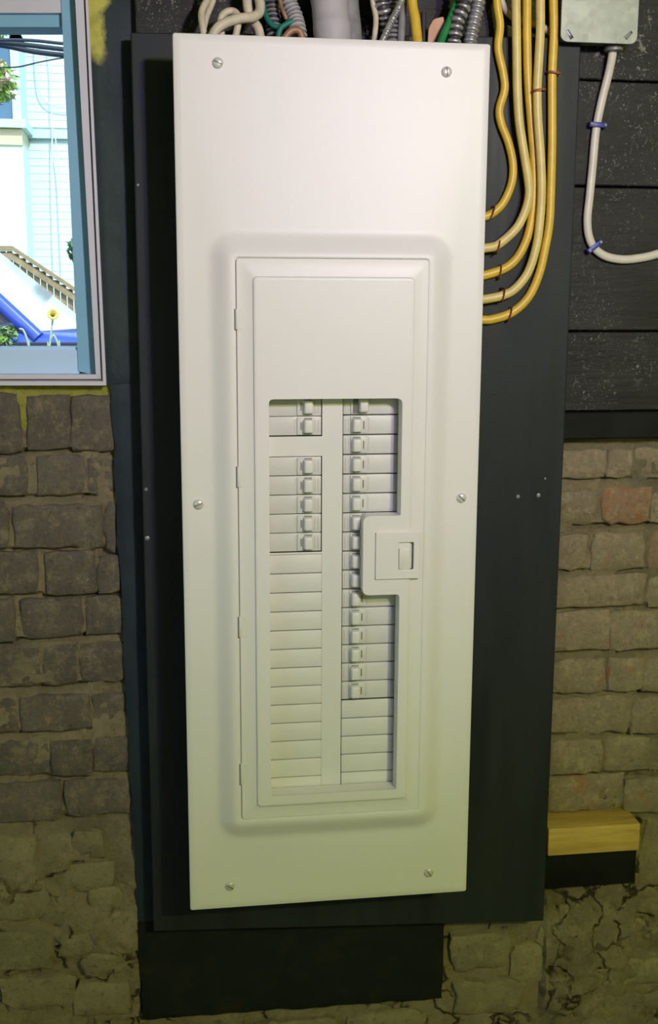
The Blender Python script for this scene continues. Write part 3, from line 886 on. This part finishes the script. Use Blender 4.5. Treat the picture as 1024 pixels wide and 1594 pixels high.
for k, (mm, pts, lab) in enumerate(cables):
    P = px_path(pts, CYL - .0095 * (k % 2))
    b = MB(); b.tube(P, .0062 if k else .0058, .0052, 12, 5)
    b.build('yellow_cable', M[mm], None, 60, label=lab, category=None) if False else tag(b.build('yellow_cable', M[mm], None, 60), lab, 'cable', 'yellow cables beside the panel')

# small straps nailed over the cables
def strap(u, v, ang, ln, lab, tail=0, lift=0.0):
    p = at(u, v, CYL - lift)
    root = empty('cable_strap', (p.x, BY, p.z), lab, 'cable strap', 'small red straps on the yellow cables')
    b = MB(); R = Matrix.Translation(p) @ Matrix.Rotation(-math.radians(ang), 4, 'Y')
    h = ln / 2
    pts = [(-h, .0056 + lift, 0), (-h, -.002, 0), (-h * .75, -.0064, 0), (0, -.0082, 0), (h * .75, -.0064, 0), (h, -.002, 0), (h, .0056 + lift, 0)]
    b.tube([R @ Vector(q) for q in pts], .0017, .0008, 6, 3)
    b.build('band', M['red_tie'], root)
    for s_ in ((-1, 1) if not tail else (1,)):
        b = MB(); q = R @ Vector((s_ * h, 0, 0))
        b.lathe((q.x, BY - .0004, q.z), ((.0022, 0), (.0022, -.0018), (.0012, -.003)), 8)
        b.build('nail_head', M['dark_tie' if not tail else 'nub'], root)
strap(861, 114, -6, .018, 'red strap on the outermost yellow cable high up, level with the metal box cable', 1)
strap(838, 141, 8, .017, 'red strap on the pale cable beside the outermost one', 1, .0095)
strap(765, 331, 70, .016, 'red strap where the wavy yellow cable enters the panel')
strap(774, 385, 78, .017, 'red strap where the second cable bends into the panel', 0, .0095)
strap(777, 424, 82, .017, 'red strap on the third cable near the panel edge')
strap(782, 459, 80, .017, 'red strap on the fourth cable near the panel edge', 0, .0095)
strap(792, 490, 75, .018, 'red strap on the lowest yellow cable bend')

# ------------------------------------------------------------------ junction box and its white cable
JY = PLY - .038
jx0, jx1, jz0 = X(873, 40, JY), X(993, 40, JY), Z(930, 67, JY)
jz1 = jz0 + (jx1 - jx0)
jb = empty('junction_box', ((jx0 + jx1) / 2, PLY, jz0), 'square galvanized junction box above the black planks', 'junction box')
b = MB(); b.box(jx0 + .003, jx1 - .003, JY + .002, PLY, jz0 + .003, jz1 - .003, .006, 3); b.build('box_body', M['galv'], jb)
slots = []
for u, v, a in ((jx0 + .0125, jz0 + .0095, 125), (jx1 - .0125, jz0 + .0115, 45), (jx0 + .0125, jz1 - .0115, 45), (jx1 - .0125, jz1 - .0115, 135)):
    ca, sa = math.cos(math.radians(a)), math.sin(math.radians(a)); L_, W_ = .0058, .0022
    slots.append([(u + ca * p - sa * q, v + sa * p + ca * q) for p, q in ((-L_, -W_), (L_, -W_ * .6), (L_, W_ * .6), (-L_, W_))])
plate('box_cover', [rrect(jx0, jx1, jz0, jz1, .010)] + slots, JY, JY + .0022, .0007, M['galv'], jb)
b = MB(); b.box(jx0 + .006, jx1 - .006, JY + .0021, JY + .003, jz0 + .006, jz1 - .006); b.build('box_interior', M['inside'], jb)
cp = at(955, 70, PLY - .016)
b = MB(); b.lathe((cp.x, PLY - .016, jz0 - .0055), ((.010, 0), (.0125, .001), (.0125, .005), (.010, .0085)), 14, 'z')
b.build('cable_connector', M['galv'], jb)
wc = [(955, 66, PLY - .016), (953, 85, PLY - .013), (947, 115, PLY - .008), (938, 150, PLY - .006), (930, 187), (926, 215), (922, 260), (917, 310), (914, 340), (916, 366), (925, 386), (943, 399), (970, 404), (1000, 401), (1024, 395), (1070, 380), (1140, 365)]
b = MB(); b.tube(px_path(wc, PLY - .0052), .0060, .0045, 12, 5)
tag(b.build('white_cable', M['white_cable'], None, 60), 'white cable dropping from the metal box and curving across black planks', 'cable')
def staple(u, v, ang, lab):
    p = at(u, v, PLY - .005)
    root = empty('cable_staple', (p.x, PLY, p.z), lab, 'cable staple', 'blue staples on the white cable')
    R = Matrix.Translation((p.x, PLY, p.z)) @ Matrix.Rotation(-math.radians(ang), 4, 'Y')
    b = MB(); b.box(-.0125, .0125, -.0118, -.0092, -.0034, .0034, .0010, 2, mat=R)
    b.box(-.0125, -.0068, -.0105, 0, -.0034, .0034, .0010, 2, mat=R); b.box(.0068, .0125, -.0105, 0, -.0034, .0034, .0010, 2, mat=R)
    b.build('saddle', M['blue'], root)
    for s_ in (-1, 1):
        q = R @ Vector((s_ * .0097, -.0118, 0)); b = MB()
        b.lathe((q.x, q.y, q.z), ((.0022, .0002), (.0022, -.0012), (.0012, -.0018)), 8); b.build('nail_head', M['galv'], root)
staple(929, 195, -3, 'blue staple on the straight drop of white cable')
staple(924, 384, 38, 'blue staple tilted at the bend of white cable')

# ------------------------------------------------------------------ cables running into the panel's top
def cable(name, mat, pts, r, lab, cat='cable', ry=None, **kw):
    b = MB(); b.tube(px_path(pts, .06), r, ry or r, kw.pop('n', 10), kw.pop('steps', 6), kw.get('rmod'), kw.get('bands'))
    return tag(b.build(name, mat, None, 60), lab, cat, kw.get('group'))
G = 'cables above the panel'
cable('cream_cable', M['cream'], [(332, -70, .085), (325, -10, .08), (314, 18, .07), (315, 38, .06), (320, 70, .055)], .0045, 'cream cable bent like a knee, nearest the black strip', group=G)
cable('cream_cable', M['cream'], [(345, -70, .09), (333, -5, .085), (322, 25, .075), (317, 45, .07), (310, 75, .07)], .0038, 'thin cream cable behind the knee-shaped one', group=G)
cable('cream_cable', M['cream'], [(325, 72, .04), (335, 48, .04), (350, 36, .04), (372, 29, .045), (395, 26, .055), (405, 12, .065), (398, -30, .08), (396, -80, .09)], .0062, 'thick cream cable arching over the panel top edge', group=G)
cable('cream_cable', M['cream'], [(345, 60, .06), (344, 30, .06), (352, 19, .06), (364, 18, .06), (371, 28, .055), (368, 50, .05), (362, 75, .05)], .0045, 'short looped cream cable under the thick arching one', group=G)
cable('cream_cable', M['cream'], [(382, -80, .09), (384, -20, .08), (385, 10, .075), (391, 30, .075), (402, 45, .07), (408, 75, .07)], .0060, 'cream cable dropping straight beside the teal wire', group=G)
cable('teal_wire', M['teal_wire'], [(408, -70, .10), (409, 0, .095), (414, 25, .085), (424, 39, .075), (440, 42, .07), (452, 30, .075)], .0036, 'teal green ground wire curling between cream and grey cables', 'wire')
cable('teal_wire', M['teal_wire'], [(456, 33, .068), (445, 38, .066), (436, 46, .064), (430, 70, .062)], .0034, 'short teal wire end dipping behind the panel edge', 'wire')
cable('peach_wire', M['brown_wire'], [(438, 70, .05), (446, 55, .05), (456, 47, .05), (467, 50, .05), (472, 70, .05)], .0045, 'small peach wire loop at the panel top edge', 'wire')
def bx_mod(p): return lambda s: 1.0 + .13 * math.cos(2 * PI * s / p)
def bx_band(p): return lambda s: 1 if math.cos(2 * PI * s / p) < -.15 else 0
def armor(pts, r, lab, pitch=.0062, mats=('armor_light', 'armor_dark'), name='armored_cable', band=True):
    b = MB(); P = px_path(pts, .06)
    Q = spline(P, 30)
    b.tube(Q, r, r, 12, 1, bx_mod(pitch), bx_band(pitch) if band else None)
    return tag(b.build(name, [M[m_] for m_ in mats], None, 60), lab, 'cable', 'armored cables above the panel')
armor([(422, -80, .10), (424, 0, .095), (425, 35, .09), (428, 75, .085)], .0095, 'dusty grey armored cable behind the teal wire', .006, ('dusty_grey', 'armor_dark'))
armor([(444, -80, .09), (448, -5, .085), (458, 25, .08), (464, 50, .07), (468, 80, .065)], .0100, 'dusty grey armored cable left of the thick grey conduit', .006, ('grey_pipe', 'dusty_grey'))
cable('peach_wire', M['brown_wire'], [(432, -60, .08), (436, 0, .075), (441, 18, .07), (446, 30, .07)], .0026, 'thin brown wire lying on the dusty armored cables', 'wire')
# thick grey service conduit with a darker tube added behind as its shaded side
b = MB(); b.tube(px_path([(508, -90, .07), (511, -20, .068), (514, 20, .064), (517, 50, .058), (519, 95, .052)], .06), .0235, .0235, 24, 8, lambda s: 1 + .022 * math.sin(s * 130) + .012 * math.sin(s * 310))
tag(b.build('service_cable', M['grey_pipe'], None, 60), 'thick light grey service cable with creased sheath', 'cable')
b = MB(); b.tube(px_path([(538, -90, .09), (541, 0, .088), (546, 50, .085), (548, 95, .08)], .06), .0140, .014, 18, 8)
tag(b.build('service_cable', M['dusty_grey'], None, 60), 'dark grey tube standing for the shaded side of the thick service cable', 'cable')
cable('cream_cable', M['cream'], [(578, -60, .08), (580, 0, .08), (585, 30, .075), (581, 75, .07)], .0036, 'thin cream cable beside the black gap and striped armor', group=G)
armor([(590, -90, .075), (594, 0, .075), (597, 14, .075), (600, 32, .08), (606, 75, .09)], .0085, 'black striped armored cable next to the thin cream one', .0075)
armor([(640, -60, .05), (625, 0, .05), (611, 30, .05), (596, 62, .05), (588, 80, .05)], .0042, 'slim bright metal armored cable slanting across the others', .003, ('armor_light', 'armor_light'), band=False)
armor([(612, -60, .095), (612, 0, .09), (611, 40, .085), (611, 80, .08)], .0095, 'grey armored cable behind the slanting slim one', .006, ('dusty_grey', 'armor_dark'))
cable('grey_cable', M['dusty_grey'], [(627, -60, .085), (627, 0, .08), (625, 40, .075), (623, 80, .07)], .0050, 'plain grey cable beside the yellow one', group=G)
cable('yellow_drop_cable', M['yellow'], [(640, -70, .065), (641, 0, .065), (646, 30, .06), (649, 60, .055), (651, 85, .05)], .0066, 'single yellow cable going straight down behind the panel top edge', group=G)
cable('brown_wire', M['armor_dark'], [(659, 20, .09), (659, 50, .085), (659, 80, .08)], .0035, 'dark wire between the yellow cable and copper lug', 'wire')
# copper-brown flat lug
p = [(664, 75), (666, 44), (674, 30), (690, 26), (692, 45), (680, 75)]
plate('copper_lug', [round_poly([(X(u, v, .075), Z(u, v, .075)) for u, v in reversed(p)], .003)], .072, .076, .0008, M['brown_wire'],
      label='flat copper brown lug behind the green wire', cat='lug')
cable('green_wire', M['green_wire'], [(712, 0, .075), (700, 32, .065), (690, 55, .058), (682, 80, .05)], .0050, 'bright green ground wire slanting behind the panel edge', 'wire')
armor([(728, -80, .06), (723, 0, .06), (717, 20, .06), (710, 40, .06), (704, 85, .06)], .0088, 'black and white striped armored cable beside the green wire', .0088)
armor([(752, -80, .07), (744, 0, .07), (738, 30, .068), (732, 60, .066), (728, 90, .064)], .0088, 'pale metal armored cable nearest the yellow bundle', .0072, ('armor_light', 'galv'))
cable('cream_cable', M['cream'], [(772, -20, .106), (784, 10, .107), (800, 28, .107), (828, 36, .107), (850, 46, .107), (868, 60, .109)], .0050, 'cream cable crossing behind the yellow bundle', group=G)

# ------------------------------------------------------------------ ledge on the wall
LY = .0985
lx0 = br.x + (tr.x - br.x) * .1 + .0016; lx1 = X(996, 1300, LY)
lz1 = Z(930, 1286, LY); lz0 = Z(930, 1328, LY)
b = MB(); b.box(lx0, lx1, LY, .168, lz0, lz1, .002, 2)
tag(b.build('wooden_ledge', M['lumber'], None, 30), 'short piece of new yellow lumber sticking out of the brick wall', 'ledge')
b = MB(); b.box(lx0, X(990, 1350, .118), .118, .168, Z(930, 1379, .118), lz0 - .0002, .003, 2)  # near-black block added where the ledge's shadow falls
tag(b.build('ledge_shade_block', M['plank_dark'], None, 30), 'black painted block under the yellow lumber ledge, deepening its shadow', 'block')

# ------------------------------------------------------------------ outside
GZ = -1.45
struct('ground', (-14, 14, .36, 22, GZ - .1, GZ), mat=M['lawn'])
HY = 11.6
house = empty('neighbour_house', (-1.2, HY, GZ), 'white clapboard house across the yard seen through the window', 'house')
hx0, hx1 = -7.0, 2.6
b = MB(); b.box(hx0, hx1, HY + .03, HY + 3, GZ, 5.2); b.build('wall_core', M['siding'], house)
z = GZ; EXP = .080
zband0, zband1 = Z(70, 216, HY), Z(70, 202, HY)
board_me = None
while z < 5.1:
    if not (z + EXP > zband0 and z < zband1):
        V = [(hx0, HY - .007, z), (hx1, HY - .007, z), (hx1, HY - .002, z + EXP + .004), (hx0, HY - .002, z + EXP + .004),
             (hx0, HY + .03, z), (hx1, HY + .03, z), (hx1, HY + .03, z + EXP + .004), (hx0, HY + .03, z + EXP + .004)]
        Fq = [(0, 1, 2, 3), (7, 6, 5, 4), (0, 4, 5, 1), (1, 5, 6, 2), (2, 6, 7, 3), (3, 7, 4, 0)]
        if board_me is None:
            o = mk('clapboard', V, Fq, M['siding'], house); board_me = o
        else:
            c = board_me.copy(); COL.objects.link(c); c.location.z += z - z_first
        if board_me is not None and 'z_first' not in globals(): z_first = z
    z += EXP
b = MB(); b.box(hx0, hx1, HY - .05, HY + .02, zband0, zband1); b.build('trim_band', M['siding_trim'], house)
# bay with a window on the house, at the edge of what the window shows
BYY = HY - .55
bx1 = X(33, 170, BYY)
b = MB(); b.box(bx1 - 2.2, bx1, BYY, HY + .02, GZ, Z(20, 226, BYY)); b.build('bay_wall', M['siding'], house)
b = MB(); b.box(bx1 - 2.2, bx1, BYY - .02, HY, Z(20, 226, BYY), Z(20, 201, BYY)); b.build('bay_panel', M['tan_panel'], house)
b = MB(); b.box(bx1 - 2.3, bx1 + .05, BYY - .08, HY, Z(20, 200, BYY), Z(20, 187, BYY)); b.build('bay_sill', M['siding_trim'], house)
b = MB(); b.box(X(19, 160, BYY), bx1, BYY, HY, Z(20, 187, BYY), Z(20, 45, BYY))
b.box(bx1 - 2.2, bx1, BYY, HY, Z(20, 60, BYY), Z(20, 40, BYY)); b.build('bay_window_frame', M['siding_trim'], house)
b = MB(); b.box(bx1 - 2.1, X(19, 160, BYY), BYY + .03, BYY + .05, Z(20, 187, BYY), Z(20, 60, BYY)); b.build('bay_pane', M['far_pane'], house)
# grey wires hung on the house
WY = HY - .06
for pts, lab in (([(54, 60), (56, 110), (62, 145), (78, 163), (108, 168), (150, 168)], 'grey wire looping against the white clapboards'),
                 ([(76, 60), (80, 120), (81, 200), (82, 300), (86, 420)], 'grey wire hanging straight down the white clapboards'),
                 ([(84, 200), (92, 260), (96, 330), (100, 420)], 'grey wire hanging at a slant down the white clapboards')):
    b = MB(); b.tube(px_path(pts, WY), .007, .007, 6, 5); WY -= .03
    tag(b.build('house_wire', M['thin_wire'], None, 60), lab, 'wire', 'wires on the white house')
# utility cables crossing the yard
UY = 5.2
for pts, r, lab in (([(-500, 68), (-60, 61), (0, 62), (50, 63), (100, 68), (160, 72), (400, 95)], .009, 'uppermost black utility cable crossing the yard'),
                    ([(-500, 62), (-60, 62), (0, 66), (50, 71), (100, 77), (160, 82), (400, 100)], .013, 'middle black utility cable crossing the yard'),
                    ([(-500, 60), (-60, 65), (0, 70), (50, 80), (100, 86), (160, 90), (400, 104)], .014, 'lowest thick black utility cable crossing the yard'),
                    ([(-500, 90), (-60, 104), (0, 105), (30, 104), (60, 97), (100, 90), (160, 84), (400, 70)], .004, 'thin dark wire sagging below the utility cables')):
    b = MB(); b.tube(px_path(pts, UY), r, r, 8, 4); UY += .06
    tag(b.build('utility_cable', M['cable_black'], None, 60), lab, 'cable', 'utility cables over the yard')
# railing / fence with a sloping top
FY = 8.2
fen = empty('sloping_fence', (X(60, 420, FY), FY, GZ), 'weathered brown wooden fence with a sloping top rail', 'fence')
def ftop(u): return 383 if u < 20 else 383 + (u - 20) * .675
def fz(u): return Z(u, ftop(u), FY)
us = [-80, 20, 320]
for ua, ub in ((-80, 20), (20, 190)):
    b = MB(); xa, xb = X(ua, 400, FY), X(ub, 400, FY)
    for dz0, dz1, y0, y1 in ((-.035, 0.0, -.05, .05), (-.115, -.055, -.03, .0)):
        v = [(xa, FY + y0, fz(ua) + dz0), (xb, FY + y0, fz(ub) + dz0), (xb, FY + y0, fz(ub) + dz1), (xa, FY + y0, fz(ua) + dz1)]
        v += [(p_[0], FY + y1, p_[2]) for p_ in v]
        b.add(v, [(0, 1, 2, 3), (7, 6, 5, 4), (0, 4, 5, 1), (1, 5, 6, 2), (2, 6, 7, 3), (3, 7, 4, 0)])
    b.build('top_rail', M['fence'], fen, 30)
u = -76
while u < 190:
    xa = X(u, 420, FY); zt_ = fz(u) - .04
    b = MB(); b.box(xa - .0215, xa + .0215, FY + .002, FY + .03, max(GZ, zt_ - 1.6), zt_, .002, 1)
    b.build('picket', M['fence'], fen, 30); u += 10.2
# car
CYN, CYF = 4.0, 5.6
c0 = at(52, 516, CYN); cx0, cz0 = c0.x, c0.z
car = empty('blue_car', (cx0 - .9, (CYN + CYF) / 2, GZ), 'bright blue car parked outside the window with a glaring windshield', 'car')
zs = GZ + .28
prof = [(cx0 - 3.0, zs), (cx0 - 3.05, cz0 - .25), (cx0 - 2.9, cz0 + .0), (cx0 + .02, cz0 - .004), (cx0 + .55, cz0 - .06), (cx0 + 1.0, cz0 - .13), (cx0 + 1.15, cz0 - .32), (cx0 + 1.15, zs)]
rev = [(x_, z_) for x_, z_ in prof]
plate('car_body', [round_poly(rev, [.06, .1, .06, .001, .2, .1, .08, .06])], CYN, CYF, .05, M['car_blue'], car)
b = MB(); b.box(cx0 - 2.95, cx0 + 1.12, CYN - .012, CYN + .02, cz0 - .075, cz0 - .05, .006, 1); b.build('side_crease', M['car_dark'], car)
rise, run = .50, .56
inn = .10
A0, A1 = Vector((cx0, CYN + .03, cz0)), Vector((cx0 - run, CYN + inn + .08, cz0 + rise))
B0, B1 = Vector((cx0 + .10, CYF - .03, cz0)), Vector((cx0 - run + .1, CYF - inn - .08, cz0 + rise))
mid0 = Vector((cx0 + .22, (CYN + CYF) / 2, cz0)); mid1 = Vector((cx0 - run + .18, (CYN + CYF) / 2, cz0 + rise))
v = [A0, mid0, B0, B1, mid1, A1]; off = Vector((-.02, 0, -.02))
mk('windshield', v + [p_ + off for p_ in v], [(0, 1, 4, 5), (1, 2, 3, 4), (6, 11, 10, 7), (7, 10, 9, 8), (0, 6, 7, 1), (1, 7, 8, 2), (2, 8, 9, 3), (3, 9, 10, 4), (4, 10, 11, 5), (5, 11, 6, 0)], M['car_glass'], car, 30)
for P0, P1 in ((A0, A1), (B0, B1)):
    rp = .034 if P0 is A0 else .012
    b = MB(); b.tube([P0 + Vector((.02, -.015, -.03)), P0.lerp(P1, .5), P1], rp, rp * .9, 10, 4); b.build('windshield_pillar', M['car_blue'], car)
rx = cx0 - run - 1.5
b = MB()
v = [A1, Vector((rx, CYN + .18, cz0 + rise)), Vector((rx, CYF - .18, cz0 + rise)), B1]
v2 = [p_ + Vector((0, 0, .06)) for p_ in v]
b.add(v + v2, [(0, 1, 2, 3), (7, 6, 5, 4), (0, 4, 5, 1), (1, 5, 6, 2), (2, 6, 7, 3), (3, 7, 4, 0)]); b.build('car_roof', M['car_blue'], car)
r0 = Vector((cx0 - 2.75, CYN + .05, cz0)); r1 = Vector((cx0 - 2.75, CYF - .05, cz0))
mk('rear_window', [r0, r1, v[2], v[1]] + [p_ + Vector((.02, 0, -.02)) for p_ in (r0, r1, v[2], v[1])], [(0, 1, 2, 3), (7, 6, 5, 4), (0, 4, 5, 1), (1, 5, 6, 2), (2, 6, 7, 3), (3, 7, 4, 0)], M['car_dark'], car)
for y_, ya_, A_, Rr in ((CYN + .05, CYN + .18, A1, r0), (CYF - .05, CYF - .18, B1, r1)):
    v = [Vector((cx0 - .06, y_ + .0, cz0)), Vector((cx0 - 2.72, y_, cz0)), Vector((rx, ya_, cz0 + rise)), Vector((A_.x - .04, ya_, cz0 + rise))]
    mk('side_window', v + [p_ + Vector((0, .01, 0)) for p_ in v], [(0, 1, 2, 3), (7, 6, 5, 4), (0, 4, 5, 1), (1, 5, 6, 2), (2, 6, 7, 3), (3, 7, 4, 0)], M['car_dark'], car)
mp = at(10, 506, CYN - .1)
b = MB(); b.box(mp.x - .10, mp.x + .03, CYN - .16, CYN - .02, mp.z - .05, mp.z + .01, .02, 3); b.build('side_mirror', M['car_dark'], car)
for wx in (cx0 + .55, cx0 - 2.25):
    for wy in (CYN - .01, CYF - .19):
        b = MB(); b.lathe((wx, wy, GZ + .31), ((.20, .0), (.29, .0), (.31, .03), (.31, .17), (.29, .20), (.20, .20)), 24)
        w_ = b.build('wheel', M['tyre'], car)
        b = MB(); b.lathe((wx, wy - .004, GZ + .31), ((.19, .01), (.19, -.002), (.05, .0)), 20); b.build('wheel_disc', M['galv'], w_)
# flower and weeds just outside the window
def stemmed(name, pts, Y, r, lab, cat, flower=None):
    P = px_path(pts, Y); root = empty(name, (P[-1].x, Y, GZ), lab, cat)
    P = P + [Vector((P[-1].x, Y, GZ))]
    b = MB(); b.tube(P, r, r, 6, 5); b.build('stem', M['stem'], root)
    if flower:
        c = P[0] + Vector((0, -.012, 0))
        for k in range(13):
            a = 2 * PI * k / 13; R = Matrix.Translation(c) @ Matrix.Rotation(a, 4, 'Y')
            v = [R @ Vector(q) for q in ((.004, 0, -.003), (.012, -.003, -.0045), (.019, -.001, 0), (.012, -.003, .0045), (.004, 0, .003), (.011, .003, 0))]
            mk('petal', v, [(0, 1, 2, 3, 4), (0, 5, 1), (1, 5, 2), (2, 5, 3), (3, 5, 4), (4, 5, 0)], M['petal'], root)
        b = MB(); b.lathe(c, ((.0065, .004), (.0065, -.003), (.003, -.006)), 10); b.build('flower_core', M['petal_core'], root)
    return root
stemmed('yellow_flower', [(83, 489), (80, 515), (77, 545), (76, 580)], 1.9, .0028, 'yellow daisy-like flower on a tall stem outside the window', 'flower', True)
stemmed('weed_stalk', [(78, 530), (83, 522), (88, 530), (92, 545), (94, 580)], 1.8, .003, 'pale bent weed stalk beneath the yellow flower', 'weed')
stemmed('weed_stalk', [(30, 512), (36, 514), (42, 528), (45, 545), (47, 580)], 1.8, .003, 'pale arching weed stalk beside the leafy bush', 'weed')
def leafy(name, u, v, Y, ru, rv, nleaf, size, mats, lab, cat, trunk=True):
    c = at(u, v, Y); root = empty(name, (c.x, Y, GZ), lab, cat)
    k = (Y - CAM_LOC.y) / F_PX
    bs = [MB() for _ in mats]
    for i in range(nleaf):
        while True:
            q = Vector((random.uniform(-1, 1), random.uniform(-1, 1), random.uniform(-1, 1)))
            if q.length < 1: break
        p = c + Vector((q.x * ru * k, q.y * ru * k, q.z * rv * k))
        R = Matrix.Translation(p) @ Matrix.Rotation(random.uniform(0, 6.28), 4, Vector((random.uniform(-1, 1), random.uniform(-1, 1), random.uniform(-1, 1))).normalized())
        s_ = size * random.uniform(.7, 1.3)
        pts = [(-s_, 0, 0), (-.2 * s_, .45 * s_, .1 * s_), (s_, 0, 0), (-.2 * s_, -.45 * s_, .1 * s_)]
        bs[i % len(mats)].add([R @ Vector(x_) for x_ in pts], [(0, 1, 2), (0, 2, 3)])
    for b, m_ in zip(bs, mats):
        tag(b.build('foliage', M[m_], root, None), kind='stuff')
    b = MB(); b.tube([(c.x, Y, GZ), (c.x + .01, Y, (GZ + c.z) / 2), (c.x, Y, c.z)], max(.006, size * .5), None, 8, 4); b.build('trunk', M['bark'], root)
    return root
leafy('leafy_bush', 6, 524, 1.7, 22, 16, 130, .012, ('leaf', 'leaf_dark', 'stem'), 'small leafy green bush at the window sill outside', 'bush')
leafy('young_tree', -20, 128, 6.6, 44, 34, 700, .032, ('leaf', 'leaf', 'blossom'), 'bright green tree with pinkish blossoms before the far house', 'tree')
leafy('shrub_sprig', 118, 390, 6.0, 15, 15, 90, .03, ('leaf_dark',), 'dark green shrub sprig beyond the window stile', 'shrub')
leafy('tall_tree', -40, 48, 7.4, 46, 18, 500, .035, ('leaf', 'leaf_dark'), 'tree crown above the utility cables', 'tree')
